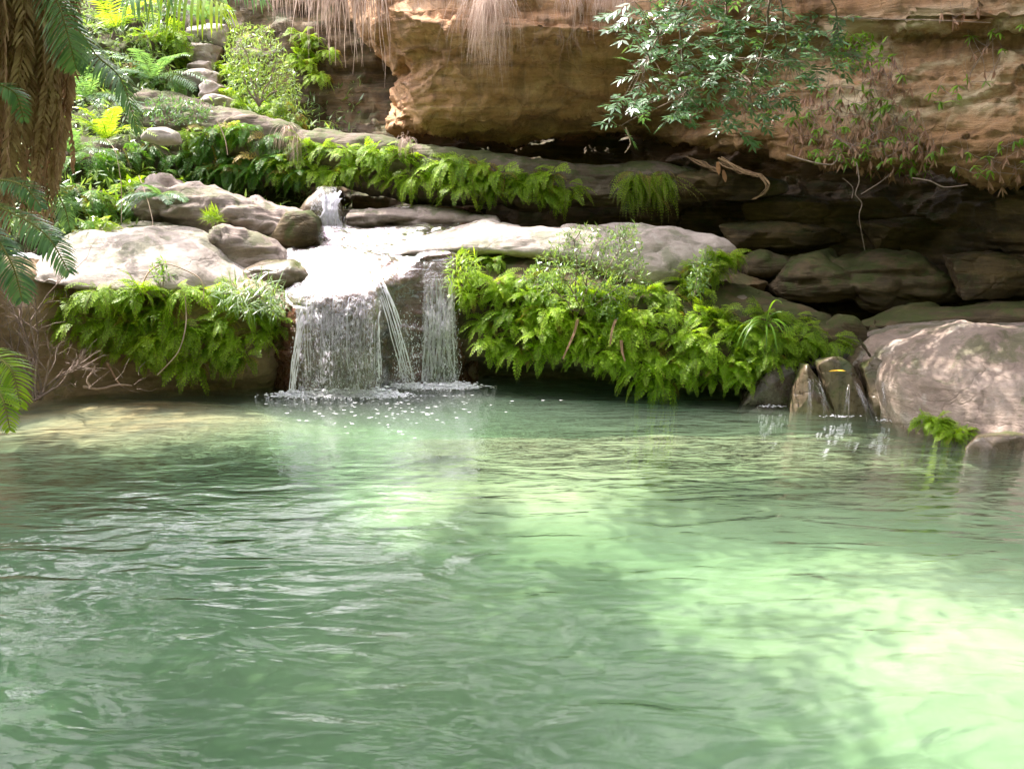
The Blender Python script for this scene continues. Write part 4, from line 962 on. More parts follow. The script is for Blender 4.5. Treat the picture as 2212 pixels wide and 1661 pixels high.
link('foam', fb.mesh('foam', [mF]), kind='stuff', label='white ripple where the right run-off meets the pool')
# ================================================================== SHRUBS, CREEPERS, GRASS, PALM
UPV = np.array((0, 0, 1.0)); TOCAM = np.array((0, -1.0, 0))
def pinnate(pb, p, d, L, nl, ll, lw, mi=0, nrm=None, droop=0.5):
    """compound leaf: rachis with pairs of leaflets"""
    P, D = frond_path(p, d, L, droop, nl+1); nrm = unit(nrm if nrm is not None else (rnd(-.3, .3), -0.5, 1.0))
    for i in range(1, nl+2):
        T = D[i]; S = unit(np.cross(T, nrm)); Nn = np.cross(S, T)
        if i == nl+1: pb.leaf(P[i-1], unit(T), Nn, ll*1.1, lw, mi, seg=1); break
        for sg in (-1, 1):
            pb.leaf(P[i], unit(S*sg*0.8 + T*0.62 + rng.normal(size=3)*0.12 - UPV*0.12), unit(Nn + rng.normal(size=3)*0.25), ll*rnd(.8, 1.15), lw*rnd(.85, 1.1), mi, 0.1)
    pb.tube(P[::2] if len(P) > 4 else P, 0.004, 0.002, 1, 3)

def leafy_thing(name, cat, label, stems, leafpos, leaffn, mats, matw, base, lname='leaves'):
    root = link(name, None, label=label, cat=cat); root.location = [float(v) for v in base]; B = np.array(base)
    w_ = PB()
    for pts, r0, r1 in stems: w_.tube(np.array(pts) - B, r0, r1, 0, 6)
    link('branch', w_.mesh('branch', [matw]), root)
    l_ = PB()
    for p in leafpos: leaffn(l_, np.array(p) - B)
    link(lname, l_.mesh(lname, mats), root)
    return root

# --- glossy branch hanging in front of the cliff
base = at(1620, -230, 17.0)
outl = [(1335,15),(1400,-25),(1500,-60),(1640,-40),(1690,20),(1720,85),(1780,35),(1842,30),(1838,75),(1832,150),(1790,160),(1740,190),(1650,235),(1560,215),(1500,270),(1440,230),(1385,190),(1345,150),(1370,110),(1340,60)]
pos = [at(x, y, rnd(15.4, 17.2)) for x, y in scatter(outl, 21, 9000)]
pos += [at(x, y, rnd(15.8, 16.6)) for x, y in [(1345,235),(1352,252),(1342,272),(1362,240),(1375,215),(1395,225),(1570,255),(1580,262),(1592,280),(1602,292),(1625,250),(1640,262),(1610,240),(1490,270),(1478,250),(1345,215),(1352,222)]]
stems = []
limb_ends = [(1400,120,16.2),(1560,110,16.0),(1700,120,16.4),(1810,60,16.2),(1620,210,16.2),(1440,30,16.4),(1480,200,16.1)]
hubs = []
for e in limb_ends:
    pth = wander(base, at(*e), 12, 0.35, -0.15); stems.append((pth, 0.035, 0.009)); hubs += list(pth[5:])
hubs = np.array(hubs)
for p in pos:
    h = hubs[np.argmin(((hubs-p)**2).sum(1) + rng.rand(len(hubs))*0.05)]; stems.append((wander(h, p, 5, 0.06), 0.007, 0.003))
def lf(pb, p):
    for _ in range(2):
        az = rnd(0, 6.28); pinnate(pb, p, (math.cos(az)*0.9, math.sin(az)*0.6-0.25, rnd(-0.45, 0.35)), rnd(.30, .42), 4, rnd(.14, .20), rnd(.042, .058), 0, droop=rnd(.2, .9))
leafy_thing('branch_of_tree' if False else 'tree_branch', 'branch', 'branch with glossy pinnate leaves hanging in front of the cliff at the top', stems, pos, lf, [M_gloss, M_twig], M_twig, base)
# darker leafy clump behind its right end
base = at(1830, 120, 18.6); pos = [at(x, y, rnd(18.2, 18.7)) for x, y in scatter([(1800,80),(1870,70),(1910,100),(1920,130),(1860,150),(1810,145)], 13)]
leafy_thing('shrub', 'shrub', 'small dark green shrub growing from the cliff behind the glossy branch', [(wander(base, p, 5, .05), .01, .004) for p in pos], pos,
    lambda pb, p: [pb.leaf(p, unit(rng.normal(size=3)+(0, -.4, -.5)), (0, -.6, 1), rnd(.12, .2), .05, 0) for _ in range(6)], [M_vine], M_twig, base)

# --- shrub with small pale glossy leaves standing in the right fern bank
base = at(1258, 680, 17.3)
outl = [(1178,545),(1215,500),(1260,485),(1310,500),(1370,480),(1385,520),(1390,560),(1405,610),(1360,640),(1330,690),(1285,670),(1240,640),(1200,660),(1165,640),(1125,600),(1150,570)]
pos = [at(x, y, rnd(16.6, 17.5)) for x, y in scatter(outl, 9.5, 9000)]
stems = [(wander(base, at(x, y, 17.1), 9, .12), .02, .006) for x, y in ((1200,560),(1240,520),(1290,530),(1350,520),(1370,600),(1160,600),(1320,640),(1230,640),(1258,590))]
hubs = np.concatenate([s[0][3:] for s in stems])
for p in pos[::2]: stems.append((wander(hubs[np.argmin(((hubs-p)**2).sum(1))], p, 4, .03), .005, .002))
def lf2(pb, p):
    for _ in range(9):
        d = unit(rng.normal(size=3) + (0, -.3, .35)); pb.leaf(p + rng.normal(size=3)*.02, d, unit(rng.normal(size=3)*.5 + UPV), rnd(.07, .12), rnd(.018, .028), 0)
leafy_thing('shrub', 'shrub', 'leafy shrub with pale glossy leaves standing in the right fern bank against the whitish boulder', stems, pos, lf2, [M_shrubl], M_twig, base)
base = at(1500, 640, 16.9); pos = [at(x, y, rnd(16.7, 17.0)) for x, y in scatter([(1490,590),(1500,560),(1525,540),(1535,570),(1525,610),(1515,640),(1490,630)], 8)]
leafy_thing('shrub', 'shrub', 'thin blue green sapling beside the right end of the whitish boulder', [(wander(base, at(x, y, 16.9), 6, .04), .010, .004) for x, y in ((1505,560),(1525,545),(1515,600))], pos, lf2, [M_shrubl], M_twig, base)
# pale flowering bush up the ravine, right of the steps
base = at(560, 230, 23.6)
outl = [(485,120),(500,70),(540,50),(590,70),(610,110),(635,150),(648,200),(640,240),(600,235),(560,215),(520,200),(490,180)]
pos = [at(x, y, rnd(22.9, 24.4)) for x, y in scatter(outl, 9, 9000)]
stems = [(wander(base, at(x, y, 23.6), 8, .15), .03, .008) for x, y in ((520,90),(560,80),(600,130),(630,190),(510,150),(580,180))]
def lf3(pb, p):
    for _ in range(12):
        d = unit(rng.normal(size=3) + (0, -.2, .4)); pb.leaf(p + rng.normal(size=3)*.03, d, unit(rng.normal(size=3)*.5 + UPV), rnd(.09, .17), rnd(.022, .035), 0)
leafy_thing('shrub', 'shrub', 'bushy sunlit pale green shrub right of the rock steps in the ravine', stems, pos, lf3, [M_shrubl], M_twig, base)
# dark low shrub between long ledge and steps; small ones
for (bx, by, Y, outl, lab, fn, mt) in (
  (370,262,21.6,[(310,225),(350,215),(420,225),(455,245),(430,270),(380,265),(330,262)],'low dark glossy shrub on the left end of the long ledge', lf3, M_gloss),
  (352,640,16.9,[(325,590),(345,560),(360,575),(370,600),(350,620)],'little sprouting plant at the front edge of the pale boulder', lf2, M_vine),
  (560,640,17.0,[(470,635),(530,605),(600,615),(620,650),(600,680),(540,670),(480,665)],'spiky leaved plant among the ferns beside the falls', lambda pb, p: [pb.leaf(p, unit(rng.normal(size=3)*.8 + (0, -.3, .35)), (0, -.4, 1), rnd(.18, .32), .018, 0, seg=3, bend=.5) for _ in range(7)], M_shrubl),
  (1005,600,17.8,[(975,560),(1010,545),(1040,560),(1030,620),(1000,650),(968,620)],'grassy yellow green plant at the right edge of the falls', lambda pb, p: [pb.leaf(p, unit(rng.normal(size=3)*.8 + (-.2, -.3, .3)), (0, -.4, 1), rnd(.12, .22), .02, 0, seg=3, bend=.7) for _ in range(8)], M_palmy)):
    base = at(bx, by, Y); pos = [at(x, y, Y+rnd(-.25, .2)) for x, y in scatter(outl, 10)]
    leafy_thing('shrub', 'shrub', lab, [(wander(base, p, 5, .04), .006, .003) for p in pos[::2]], pos, fn, [mt], M_twig, base)

# --- creeper with green and dried leaves down the right-hand cliff
Sc = surf_points('cliff'); Sw = surf_points('cave_wall')
def creeper(label, areas, ngreen, ndry, tubes, seed=0):
    a0 = areas[0][0][0]; base = find(Sc, *a0) ; root = link('creeper', None, label=label, cat='creeper'); root.location = [float(v) for v in base]
    g_, d_, s_ = PB(), PB(), PB()
    for poly, sp in areas:
        pts = scatter(poly, sp, 3000); prev = None
        for x, y in pts:
            p = find(Sc, x, y, 10) + np.array((0, -rnd(.05, .35), 0)) - base
            dry = rng.rand() < ndry/(ndry+ngreen); tgt = d_ if dry else g_
            if dry:
                for _ in range(rng.randint(4, 8)):
                    tgt.leaf(p, unit((rnd(-.6, .6), rnd(-.5, .1), -1)), (rnd(-1, 1), -1, .2), rnd(.11, .22), rnd(.022, .04), 0, 0.3, seg=3, bend=rnd(-.3, .4))
            else:
                for _ in range(rng.randint(4, 7)):
                    tgt.leaf(p, unit((rnd(-1, 1), rnd(-.7, 0), rnd(-.9, .2))), (0, -.5, 1), rnd(.12, .21), rnd(.028, .045), 0, 0.15, seg=3, bend=.6)
            if prev is not None and np.linalg.norm(prev-p) < 0.9: d_.tube(wander(prev, p, 5, .06), .006, .004, 1, 3)  # thin stems go into the dry-leaf mesh
            d_.tube(wander(p, p + (rnd(-.15, .15), .05, rnd(.1, .4)), 4, .03), .004, .003, 1, 3)
            prev = p
    for tb, r in tubes:
        s_ = PB(); s_.tube(crs(np.array([at(*q) for q in tb]), [5]*(len(tb)-1)) - base, r, r*0.6, 0, 5); link('stem', s_.mesh('stem', [M_twig]), root)
    if g_.n: link('green_leaves', g_.mesh('green_leaves', [M_vine]), root)
    if d_.n: link('dry_leaves_and_stems', d_.mesh('dry_leaves_and_stems', [M_dryleaf, M_twig]), root)
creeper('thick creeper of dried brown and green leaves hanging over the cave mouth on the right', [
  ([(1690,260),(1760,190),(1860,190),(1960,240),(2000,310),(2010,370),(1960,392),(1860,385),(1760,350),(1700,325)], 12),
  ([(1850,120),(1930,120),(1960,180),(1900,230),(1850,210)], 17), ([(1560,190),(1700,210),(1760,230),(1730,265),(1640,250),(1580,230)], 20)], 4, 6,
  [([(1700,335,18.6),(1760,352,18.3),(1800,355,18.2),(1812,330,18.2)], .016), ([(1850,350,18.1),(1856,390,18.0),(1848,420,18.0),(1862,440,18.0),(1856,470,18.0),(1868,540,18.1)], .012), ([(1860,420,18.1),(1900,395,18.1),(1930,370,18.1)], .009), ([(1820,385,18.1),(1842,405,18.1),(1840,430,18.0)], .008)])
creeper('loose green and brown creeper over the far right end of the cliff', [
  ([(2010,320),(2100,325),(2212,290),(2260,380),(2150,410),(2060,390)], 24), ([(2080,80),(2140,70),(2160,130),(2120,190),(2060,200),(2080,140)], 24), ([(1990,190),(2060,190),(2040,230),(2000,225)], 24), ([(2180,60),(2230,70),(2220,110)], 22), ([(1990,38),(2110,10),(2120,25),(2000,55)], 24)], 6, 4,
  [([(1970,385,17.6),(2010,392,17.5),(2040,405,17.4),(2090,400,17.2)], .014), ([(1790,36,18.4),(1900,42,18.3),(2000,44,18.0),(2140,50,17.6)], .010)])

# --- dead wood wedged under the overhang
pb = PB()
for k in range(9): pb.tube(wander(at(1555+rnd(-6, 6), 345+rnd(-6, 6), 20.2), at(1640+rnd(-8, 8), 380+rnd(-4, 4), 19.9), 8, .06, .05), .014, .010, 0, 5)
for k in range(7): pb.tube(crs(np.array([at(1640+rnd(-8, 8), 380, 19.9), at(1658+rnd(-5, 5), 398, 19.8), at(1650+rnd(-6, 6), 418, 19.8), at(1622+rnd(-8, 8), 432, 19.8)]), [4, 4, 4]), .012, .004, 0, 5)
for k in range(6): pb.tube(wander(at(1480+k*3, 338+k, 20.4), at(1555, 372+rnd(-5, 5), 20.1), 7, .05), .008, .015, 0, 4)
for (x, y) in ((1550,350),(1562,368)):
    p = at(x, y, 20.0); pb.leaf(p, unit((rnd(-.2, .6), -.2, -1)), (0, -1, .3), rnd(.22, .32), .09, 1, .1, seg=4, bend=.1)
o = link('dead_branch', pb.mesh('dead_branch', [simple_mat('bleached_wood', (0.12, .075, .04), (0.30, .20, .11), sc=12), simple_mat('peeled_bark', (0.12, .06, .025), (0.26, .14, .06), sc=7)]), label='bleached dead branch with peeling bark wedged under the overhang', cat='dead branch'); center(o)

# --- dry grass and dead leaves hanging from the cliff top
def hang(label, name, cat, n, xr, y0, lens, Y, w, mat, curl=.12, lean=0.0, dens=None):
    pb = PB()
    nc = max(2, int((xr[1]-xr[0])/13)); cl = [(rnd(*xr), rnd(-16, 12), rnd(-.25, .2), rnd(.55, 1.15), rnd(-.25, .25)) for _ in range(nc)]
    for _ in range(n):
        cx_, cy_, cY_, cs_, cd_ = cl[rng.randint(nc)]; x = cx_ + rng.normal()*3.0; p = at(x, y0(x) + cy_ + rnd(-3, 3), Y + cY_); L_ = cs_* lens(x)*rnd(.45, 1.1)/FPX*Y
        if L_ < 0.05: continue
        d = unit((lean + cd_ + rnd(-.45, .45), rnd(-1.0, -.1), rnd(-.5, .9))); V = []; q = p.copy(); seg = 9; sd = unit((rnd(.5, 1), rnd(-.6, .6), 0)); ph = rnd(0, 6)
        for k in range(seg+1):
            ww = w*(1-0.85*(k/seg)**1.5); V += [q - sd*ww, q + sd*ww]
            d = unit(d + np.array((lean*0.08 + curl*math.sin(k*0.9+ph), rnd(-.05, .05), -0.42))); q = q + d*L_/seg
        pb.add(V, [(2*k, 2*k+1, 2*k+3, 2*k+2) for k in range(seg)])
    o = link(name, pb.mesh(name, [mat]), label=label, cat=cat); center(o)
hang('curtain of long dead strap leaves hanging left of the cliff prow', 'dead_leaves_curtain', 'dead leaves', 420, (640, 815), lambda x: -60, lambda x: 125 + 75*smooth(640, 780, x), 21.6, .012, M_dry, .10, 0.05)
hang('sparse pale dead strap leaves beside the ravine bush', 'dead_leaves_curtain', 'dead leaves', 150, (575, 660), lambda x: -70, lambda x: 120, 23.5, .010, M_dry, .12)
hang('thick tuft of dry pinkish grass hanging longest over the cliff face', 'dry_grass', 'dry grass', 620, (1035, 1120), lambda x: -10 + abs(x-1075)*.2, lambda x: 150*math.exp(-((x-1060)/42.0)**2)+55, 19.6, .0028, M_dry, .16, -0.12)
hang('shaggy dry grass along the cliff edge left of the longest tuft', 'dry_grass', 'dry grass', 620, (895, 1050), lambda x: -25, lambda x: 52 + 20*math.sin(x*.05), 19.7, .0028, M_dry, .2, 0.1)
hang('wispy dry grass tuft hanging right of the longest tuft', 'dry_grass', 'dry grass', 480, (1205, 1345), lambda x: -22, lambda x: 85 + 50*math.exp(-((x-1250)/22.0)**2) + 40*math.exp(-((x-1310)/12.0)**2), 19.8, .0028, M_dry, .2, 0)
hang('thin fringe of dry grass on the cliff edge behind the glossy branch', 'dry_grass', 'dry grass', 300, (1400, 1900), lambda x: -30, lambda x: 40 + 20*math.sin(x*.02), 19.5, .0028, M_dry, .2, 0)
hang('few pale roots trailing down the cliff below the dry grass', 'hanging_roots', 'roots', 26, (1020, 1330), lambda x: 70, lambda x: 120, 19.9, .003, M_twig, .35, 0)
hang('pale dry grass tuft on the long ledge right of the dark ferns', 'dry_grass', 'dry grass', 170, (598, 640), lambda x: 293, lambda x: 62, 21.6, .0045, M_dry, .1, 0.12)
hang('small dry grass tuft at the middle of the long ledge', 'dry_grass', 'dry grass', 70, (850, 885), lambda x: 312, lambda x: 50, 20.9, .004, M_dry, .25, 0)
pb = PB()
for k in range(150):
    p = at(462+rnd(-14, 14), 470+rnd(-14, 12), 19.0); fern_frond(pb, p, (rnd(-1, 1), rnd(-.8, 0), rnd(-.3, 1.0)), rnd(.14, .26), .05, 1.6, 7, 2) if k % 3 == 0 else pb.leaf(p, unit((rnd(-1, 1), rnd(-.6, 0), rnd(-.2, 1.2))), (0, -1, .4), rnd(.12, .26), .008, 0, seg=3, bend=.5)
o = link('fern_tuft', pb.mesh('fern_tuft', [M_fern, M_fstem]), label='round bright yellow green tuft of fern on the long grey boulder', cat='fern'); center(o)
Sb = surf_points('boulder37')
ferns(Sb, [(1950,885),(1975,878),(2010,900),(2055,925),(2040,935),(1975,915)], 20, FERN[4:], 'small pale green fern at the waterline under the big right boulder', 'ferns under the big right boulder', s=(.5, .75), tol=30)
for (x, y, Y) in ((1745,655,17.2),(1765,668,17.0),(1540,720,16.7)): pass

# --- strap leaved grass plants among the ferns
for (x, y, Y, L_, n_, lab) in ((1655,700,16.5,.85,16,'green strap leaved plant drooping among the ferns near the right end of the bank'),):
    pb = PB()
    for _ in range(n_):
        pb.leaf(np.zeros(3), unit((rnd(-1, 1), rnd(-.7, 0), rnd(.3, 1.2))), (0, -.3, 1), L_*rnd(.7, 1.1), .028, 0, seg=8, bend=2.6)
    o = link('grass_plant', pb.mesh('grass_plant', [M_vine]), label=lab, cat='plant'); o.location = [float(v) for v in at(x, y, Y)]
# dead palm leaf strips caught in the bank
for (pts, lab) in (([(1248,690,16.9),(1240,720,16.8),(1226,752,16.6),(1216,775,16.5)], 'long thin dead leaf strip below the pale shrub, curving left'), ([(1330,690,16.8),(1322,715,16.6),(1318,745,16.5)], 'broad pale dead leaf strip hanging in the fern bank'), ([(1342,735,16.6),(1344,760,16.5),(1350,780,16.4)], 'short dead leaf strip under the broad one in the fern bank')):
    P_ = crs(np.array([at(*q) for q in pts]), [5]*(len(pts)-1)); pb = PB(); V = []
    for k, q in enumerate(P_): w_ = .028*(1-.6*k/len(P_)); V += [q-(w_, 0, 0), q+(w_, .01, 0)]
    pb.add(V, [(2*k, 2*k+1, 2*k+3, 2*k+2) for k in range(len(P_)-1)]); center(link('dead_leaf', pb.mesh('dead_leaf', [M_dryleaf]), label=lab, cat='dead leaf'))
# yellow leaf lying on the wet slab
pb = PB(); p = at(1808, 800, 15.35); 
for sg in (-1, 1): pb.leaf(p, (sg, -.1, .02*sg+.05), (0, -.6, 1), .14, .035, 0, seg=3, bend=.2)
center(link('fallen_leaf', pb.mesh('fallen_leaf', [simple_mat('yellow_leaf', (.55, .32, .02), (.7, .45, .05))]), label='single yellow leaf lying on the widest upright wet slab', cat='leaf'))

# --- bare twiggy bush at the waterline on the left
base = at(78, 858, 16.2); pb = PB()
def twig(p, d, L_, r, depth):
    q = p + unit(d)*L_; pts = wander(p, q, 6, L_*.07); pb.tube(pts - base, r, r*.6, 0, 5 if depth < 2 else 3)
    if depth >= 4: return
    for _ in range(3 if depth < 3 else 2):
        s = pts[rng.randint(2, 6)]; nd = unit(unit(d) + rng.normal(size=3)*.48 + (0, 0, .1)); twig(s, nd, L_*rnd(.45, .75), r*.58, depth+1)
for dx, dz, L_ in ((.02, 1, 1.1), (-.08, 1, 1.2), (.25, .8, .8), (-.35, .9, .9), (.0, 1, 1.3), (.45, .5, .7), (.7, .45, .6), (-.6, .7, .8)): twig(base + (rnd(-.08, .08), rnd(-.1, .1), -.05), (dx, rnd(-.1, .1), dz), L_, .024, 0)
for _ in range(26):
    p = base + np.array((rnd(-.3, 1.7), rnd(-.3, .4), rnd(0, .5))); pb.tube(wander(p, p + (rnd(-.4, .4), rnd(-.2, .2), rnd(-.1, .45)), 5, .05) - base, .007, .003, 0, 3)
o = link('bare_bush', pb.mesh('bare_bush', [M_twig]), label='leafless grey twiggy bush standing at the water on the left', cat='bush'); o.location = [float(v) for v in base]
# driftwood sticks at the waterline
for k, (a, b_, lab) in enumerate((((180,835,16.6),(285,833,16.6),'pale fallen palm strip lying along the waterline on the left'), ((195,840,16.4),(205,790,16.6),'short pale stick leaning up from the waterline on the left'), ((232,785,16.9),(262,835,16.6),'brown dead leaf stalk leaning on the left bank'))):
    pb = PB(); pb.tube(wander(at(*a), at(*b_), 8, .06), .025, .012, 0, 5); center(link('stick', pb.mesh('stick', [M_dryleaf if k == 2 else M_dry]), label=lab, cat='stick'))
# dead curled strips lying over the pale boulder edge
for pts, lab in (([(300,640,16.9),(320,590,16.9),(360,570,16.9),(430,600,16.8),(440,640,16.7),(425,655,16.6)], 'curved dead palm leaf arching over the front of the pale boulder'), ([(400,640,16.7),(402,700,16.5),(385,760,16.4),(340,810,16.4)], 'thin brown vine hanging down over the left ferns')):
    pb = PB(); pb.tube(crs(np.array([at(*q) for q in pts]), [6]*(len(pts)-1)), .014, .008, 0, 4); center(link('dead_leaf', pb.mesh('dead_leaf', [M_dry]), label=lab, cat='dead leaf'))
# hanging roots and stalks on the slope behind
for pts, lab in (([(300,380,19.6),(318,430,19.2),(330,480,18.9),(323,505,18.8)], 'pale bent dead stalk standing out of the ferns on the left slope'), ([(230,300,19.6),(250,330,19.3),(262,400,19.0),(262,480,18.8)], 'long curved dead stalk on the left slope'), ([(470,262,20.9),(486,300,20.8),(492,335,20.8)], 'thin pale root hanging over the shaded end of the long ledge'), ([(1352,275,16.2),(1362,310,16.2),(1350,330,16.2)], 'thin bent twig hanging below the glossy branch')):
    pb = PB(); pb.tube(crs(np.array([at(*q) for q in pts]), [6]*(len(pts)-1)), .013, .007, 0, 4); center(link('stalk', pb.mesh('stalk', [M_dry]), label=lab, cat='stalk'))

# --- palm at the left: trunk hidden in a skirt of dead fronds, green fronds above and in front
def palm_leaflets(pb, P, D, L_, W_, mi=0, droop=.4, ang=.7, nrm=(0, -.3, 1), taper=True, n=44, vee=.2, curl=0.0, seg=3, one_side=0):
    m = len(P); nrm = unit(nrm)
    for i in range(n):
        t = (i+.5)/n; f = t*(m-1); k = int(f); q = P[k]*(1-(f-k)) + P[min(k+1, m-1)]*(f-k); T = unit(D[min(k, m-1)])
        S = unit(np.cross(T, nrm)); Nn = np.cross(S, T)
        sh = (math.sin(math.pi*min(1, .18+t*.80))**.6) if taper else 1.0
        for sg in (-1, 1):
            if one_side and sg != one_side: continue
            d = unit(S*sg*math.cos(ang) + T*math.sin(ang) + Nn*vee + rng.normal(size=3)*.05)
            pb.leaf(q, d, unit(Nn + S*sg*.3 + rng.normal(size=3)*.1), L_*sh*rnd(.85, 1.1), W_, mi, .1, seg=seg, bend=droop)
def palm_frond(parent, B, pts, L_, W_, mats, droop=.5, ang=.6, nrm=(0, -.3, 1), n=44, vee=.15, name='frond', r=.014, **k):
    P_ = crs(np.array([at(*q) for q in pts]), [6]*(len(pts)-1)); D_ = np.gradient(P_, axis=0); pb = PB()
    palm_leaflets(pb, P_ - B, D_, L_, W_, 0, droop, ang, nrm, n=n, vee=vee, **k); pb.tube(P_ - B, r, r*.35, 1, 5)
    return link(name, pb.mesh(name, mats), parent)
PM = [M_palm, simple_mat('palm_rachis', (.12, .14, .03), (.30, .28, .08))]; PY = [M_palmy, PM[1]]; PD = [M_dead, M_dead]
B = np.array((-8.2, 13.6, 0.6)); palm = link('palm', None, label='palm at the left edge with a thick skirt of dead brown fronds', cat='palm'); palm.location = [float(x) for x in B]
pb = PB(); tp = crs(np.array([B + (0, 0, -.6), (-7.6, 13.5, 2.0), (-6.65, 13.3, 4.2), (-6.25, 13.3, 6.5), (-6.1, 13.2, 9.2)]), [6]*4); pb.tube(tp - B, .22, .18, 0, 10)
link('trunk', pb.mesh('trunk', [M_bark]), palm)
for k in range(95):
    ang = rnd(-.6, 3.74); rr = rnd(.2, .72); x0 = -6.12 + math.cos(ang)*rr; y0 = 13.2 - abs(math.sin(ang))*rr
    zb = rnd(2.6, 4.6) if k % 3 else rnd(3.6, 5.6); zt = zb + rnd(2.8, 4.4); lean = (-6.12 - x0)*.1 - (.5 if zb < 3.4 else .15)
    pts = np.array([(x0 + .1*math.cos(ang), y0, zt), (x0 + .03, y0-.12, zt*.66+zb*.34), (x0 + lean*.4, y0-.12, zt*.33+zb*.67), (x0 + lean, y0 + rnd(-.1, .1), zb)])
    P_ = crs(pts, [8, 8, 8]) + rng.normal(size=(25, 3))*.012; D_ = np.gradient(P_, axis=0); pb = PB()
    palm_leaflets(pb, P_ - B, D_, rnd(.16, .25), .034, 0, .9, rnd(.5, 1.0), (rnd(-.9, .9), -1, .1), True, 50, rnd(.1, .6), seg=3)
    pb.tube(P_ - B, .014, .006, 0, 4); link('dead_frond', pb.mesh('dead_frond', PD), palm)
fr_ = [
 ([(95,-60,12.0),(130,20,11.7),(150,90,11.6),(165,150,11.7)], .42, .026, PM, .5, .5, (-.2, -1, .3), 40),
 ([(110,-30,12.2),(200,110,11.8),(260,170,11.7),(298,285,11.8)], .38, .032, PM, 1.1, .35, (.3, -.3, 1), 46),
 ([(-40,180,11.0),(0,185,10.9),(35,205,10.9),(52,262,10.9)], .22, .03, PM, .8, .4, (0, -.6, 1), 22),
 ([(-50,395,10.6),(10,390,10.5),(55,405,10.4),(90,450,10.4)], .24, .022, PM, .7, .5, (0, -.5, 1), 34),
 ([(-20,440,10.4),(60,478,10.2),(110,520,10.1),(150,590,10.1)], .30, .024, PM, .8, .45, (.1, -.5, 1), 42),
 ([(-60,470,10.0),(-5,520,9.9),(30,580,9.8),(48,650,9.8)], .30, .024, PM, .8, .45, (.1, -.5, 1), 40),
 ([(-80,760,9.2),(-20,765,9.1),(25,800,9.0),(45,880,9.0)], .26, .022, PY, .8, .4, (0, -.5, 1), 36),
 ([(-80,820,9.0),(-30,830,8.9),(5,860,8.8),(22,930,8.8)], .22, .022, PY, .8, .4, (0, -.5, 1), 30),
 ([(20,-70,13.4),(60,-10,13.2),(80,60,13.1),(70,120,13.1)], .36, .026, PM, .5, .6, (.2, -1, .3), 36),
 ([(80,330,13.2),(115,400,13.1),(140,450,13.0),(150,490,13.0)], .25, .022, PM, .7, .5, (.1, -1, .3), 28)]
for pts, L_, W_, mt, dr, an, nr, n_ in fr_: palm_frond(palm, B, pts, L_, W_, mt, dr, an, nr, n_)
# overhead palm whose leaflets hang from the top of the picture
B2 = np.array((-10.6, 15.4, 1.6)); palm2 = link('palm', None, label='palm on the slope whose long strap leaflets hang in from the top', cat='palm'); palm2.location = [float(x) for x in B2]
pb = PB(); tp = crs(np.array([B2 + (0, 0, -.6), B2 + (.3, .1, 3.0), B2 + (1.4, .4, 5.4), at(330, -330, 16.5)]), [6]*3); pb.tube(tp - B2, .16, .11, 0, 9); link('trunk', pb.mesh('trunk', [M_bark]), palm2)
for pts, L_, W_, mt, dr, an, nr, n_ in (
 ([(330,-330,16.5),(350,-120,15.5),(400,-30,15.2),(490,10,15.0)], 1.15, .045, PY, 2.6, .45, (0, -.2, 1), 26),
 ([(330,-330,16.5),(330,-150,15.4),(320,-60,15.0),(280,0,14.8)], 1.05, .040, PM, 2.4, .45, (0, -.2, 1), 22),
 ([(330,-330,16.5),(420,-160,15.2),(500,-80,15.0),(570,-10,15.0)], .9, .034, PM, 1.6, .6, (0, -.2, 1), 26),
 ([(330,-330,16.5),(250,-200,15.8),(170,-70,15.6),(130,10,15.6)], .7, .034, PY, 1.4, .5, (0, -.2, 1), 26)):
    palm_frond(palm2, B2, pts, L_, W_, mt, dr, an, nr, n_, seg=5)
# young palms and big ferns on the slope: rosettes
def rosette(px, py, Y, L_, n_, W_, mats, label, name='young_palm', cat='young palm', up=(.2, 1.2), n2=24, ll=.16, droop=1.3, spread=1.5):
    r = link(name, None, label=label, cat=cat); r.location = [float(v) for v in at(px, py, Y)]
    for k in range(n_):
        az = rnd(-spread, spread); P_, D_ = frond_path((0, 0, 0), (math.sin(az), -math.cos(az)*.7, rnd(*up)), L_*rnd(.7, 1.1), droop, 12); pb = PB()
        palm_leaflets(pb, P_, D_, ll, W_, 0, .5, .5, (0, -.3, 1), n=n2, seg=2); pb.tube(P_, .008, .003, 1, 4); link('frond', pb.mesh('frond', mats), r)
rosette(232, 300, 19.3, 1.0, 9, .024, PY, 'bright yellow green young palm on the slope behind the palm skirt', ll=.24, up=(.3, 1.4))
rosette(190, 210, 20.8, 1.3, 10, .028, PM, 'blue green young palm on the slope beside the palm skirt', ll=.26)
rosette(330, 170, 23.2, 1.4, 10, .03, PM, 'blue green young palm left of the rock steps', ll=.30)
rosette(440, 45, 26.8, 1.4, 9, .03, PM, 'young palm overhanging the upper rock steps', ll=.30)
rosette(250, 60, 25.5, 1.8, 12, .035, PY, 'sunlit yellow green young palm high on the slope', ll=.36)
rosette(160, 330, 18.6, .9, 8, .022, PM, 'small drooping young palm just right of the palm skirt', ll=.2)
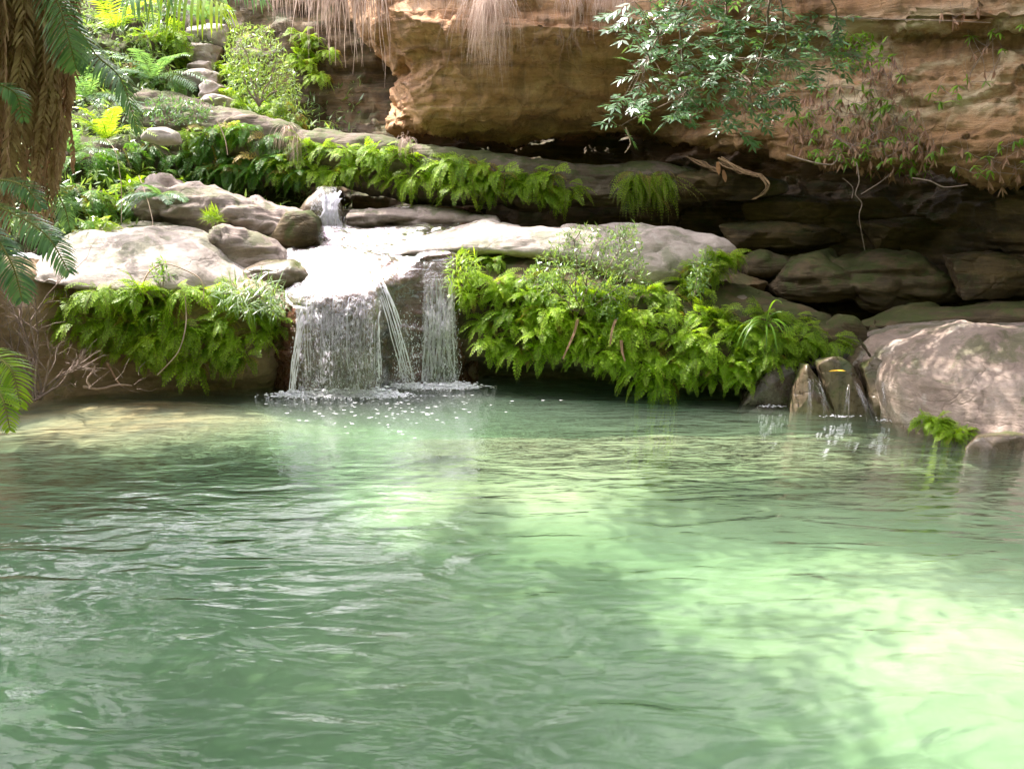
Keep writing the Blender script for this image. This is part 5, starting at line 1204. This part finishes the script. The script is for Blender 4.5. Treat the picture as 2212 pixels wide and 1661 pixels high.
rosette(345, 420, 19.4, .8, 8, .03, PM, 'low broad leaved young palm above the grey boulder', ll=.2, up=(-.3, .6))
rosette(300, -20, 27.5, 1.8, 10, .035, PY, 'topmost sunlit young palm on the slope', ll=.36)
rosette(500, 20, 28.2, 1.6, 9, .03, PM, 'young palm at the head of the ravine', ll=.30)

# --- ferns on the left slope and in the ravine
Sh = surf_points('hillside_main')
ferns(Sh, [(150,360),(300,300),(400,330),(400,390),(330,440),(300,480),(150,480)], 40, FERN + FERN_D, 'fern on the steep slope between the palm skirt and the grey boulder', 'ferns on the left slope', s=(1.0, 1.5), yaw=(-.6, .6))
ferns(Sh, [(300,100),(390,60),(390,200),(330,190)], 42, FERN + FERN_D, 'fern left of the rock steps in the ravine', 'ferns left of the rock steps', s=(1.2, 1.8))
ferns(surf_points('hillside_main', 'cave_wall'), [(475,130),(540,190),(640,230),(650,262),(560,250),(480,225)], 32, FERN, 'green fern under the pale ravine shrub', 'ferns under the ravine shrub', s=(1.1, 1.6))
ferns(surf_points('cave_wall'), [(640,60),(720,100),(700,170),(650,150)], 34, FERN, 'fern on the dark wall under the dead leaf curtain', 'ferns on the dark wall', s=(.9, 1.3))
# --- undergrowth: nobody could count these leaves
pb = PB(); G = o_info['hillside_main'][0].reshape(-1, 3); Q = to_px(G); ok = np.where((Q[:, 0] > -500) & (Q[:, 0] < 780) & (Q[:, 1] > -140) & (Q[:, 1] < 540) & (Q[:, 2] < 36))[0]
for k in rng.choice(ok, min(len(ok), 5200), replace=True):
    p = G[k] + rng.normal(size=3)*.12 + (0, -.08, .06)
    if 375 < Q[k, 0] < 500 and Q[k, 1] < 235: continue
    for _ in range(6):
        pb.leaf(p + rng.normal(size=3)*.09, unit(rng.normal(size=3) + (0, -.5, .3)), unit(rng.normal(size=3)*.5 + (0, -.3, 1)), rnd(.12, .28), rnd(.03, .06), 0)
link('undergrowth', pb.mesh('undergrowth', [M_shrubl]), kind='stuff', label='mixed leafy undergrowth covering the left slope')
print('ferns', n_fern, 'objects', len(SC.objects))
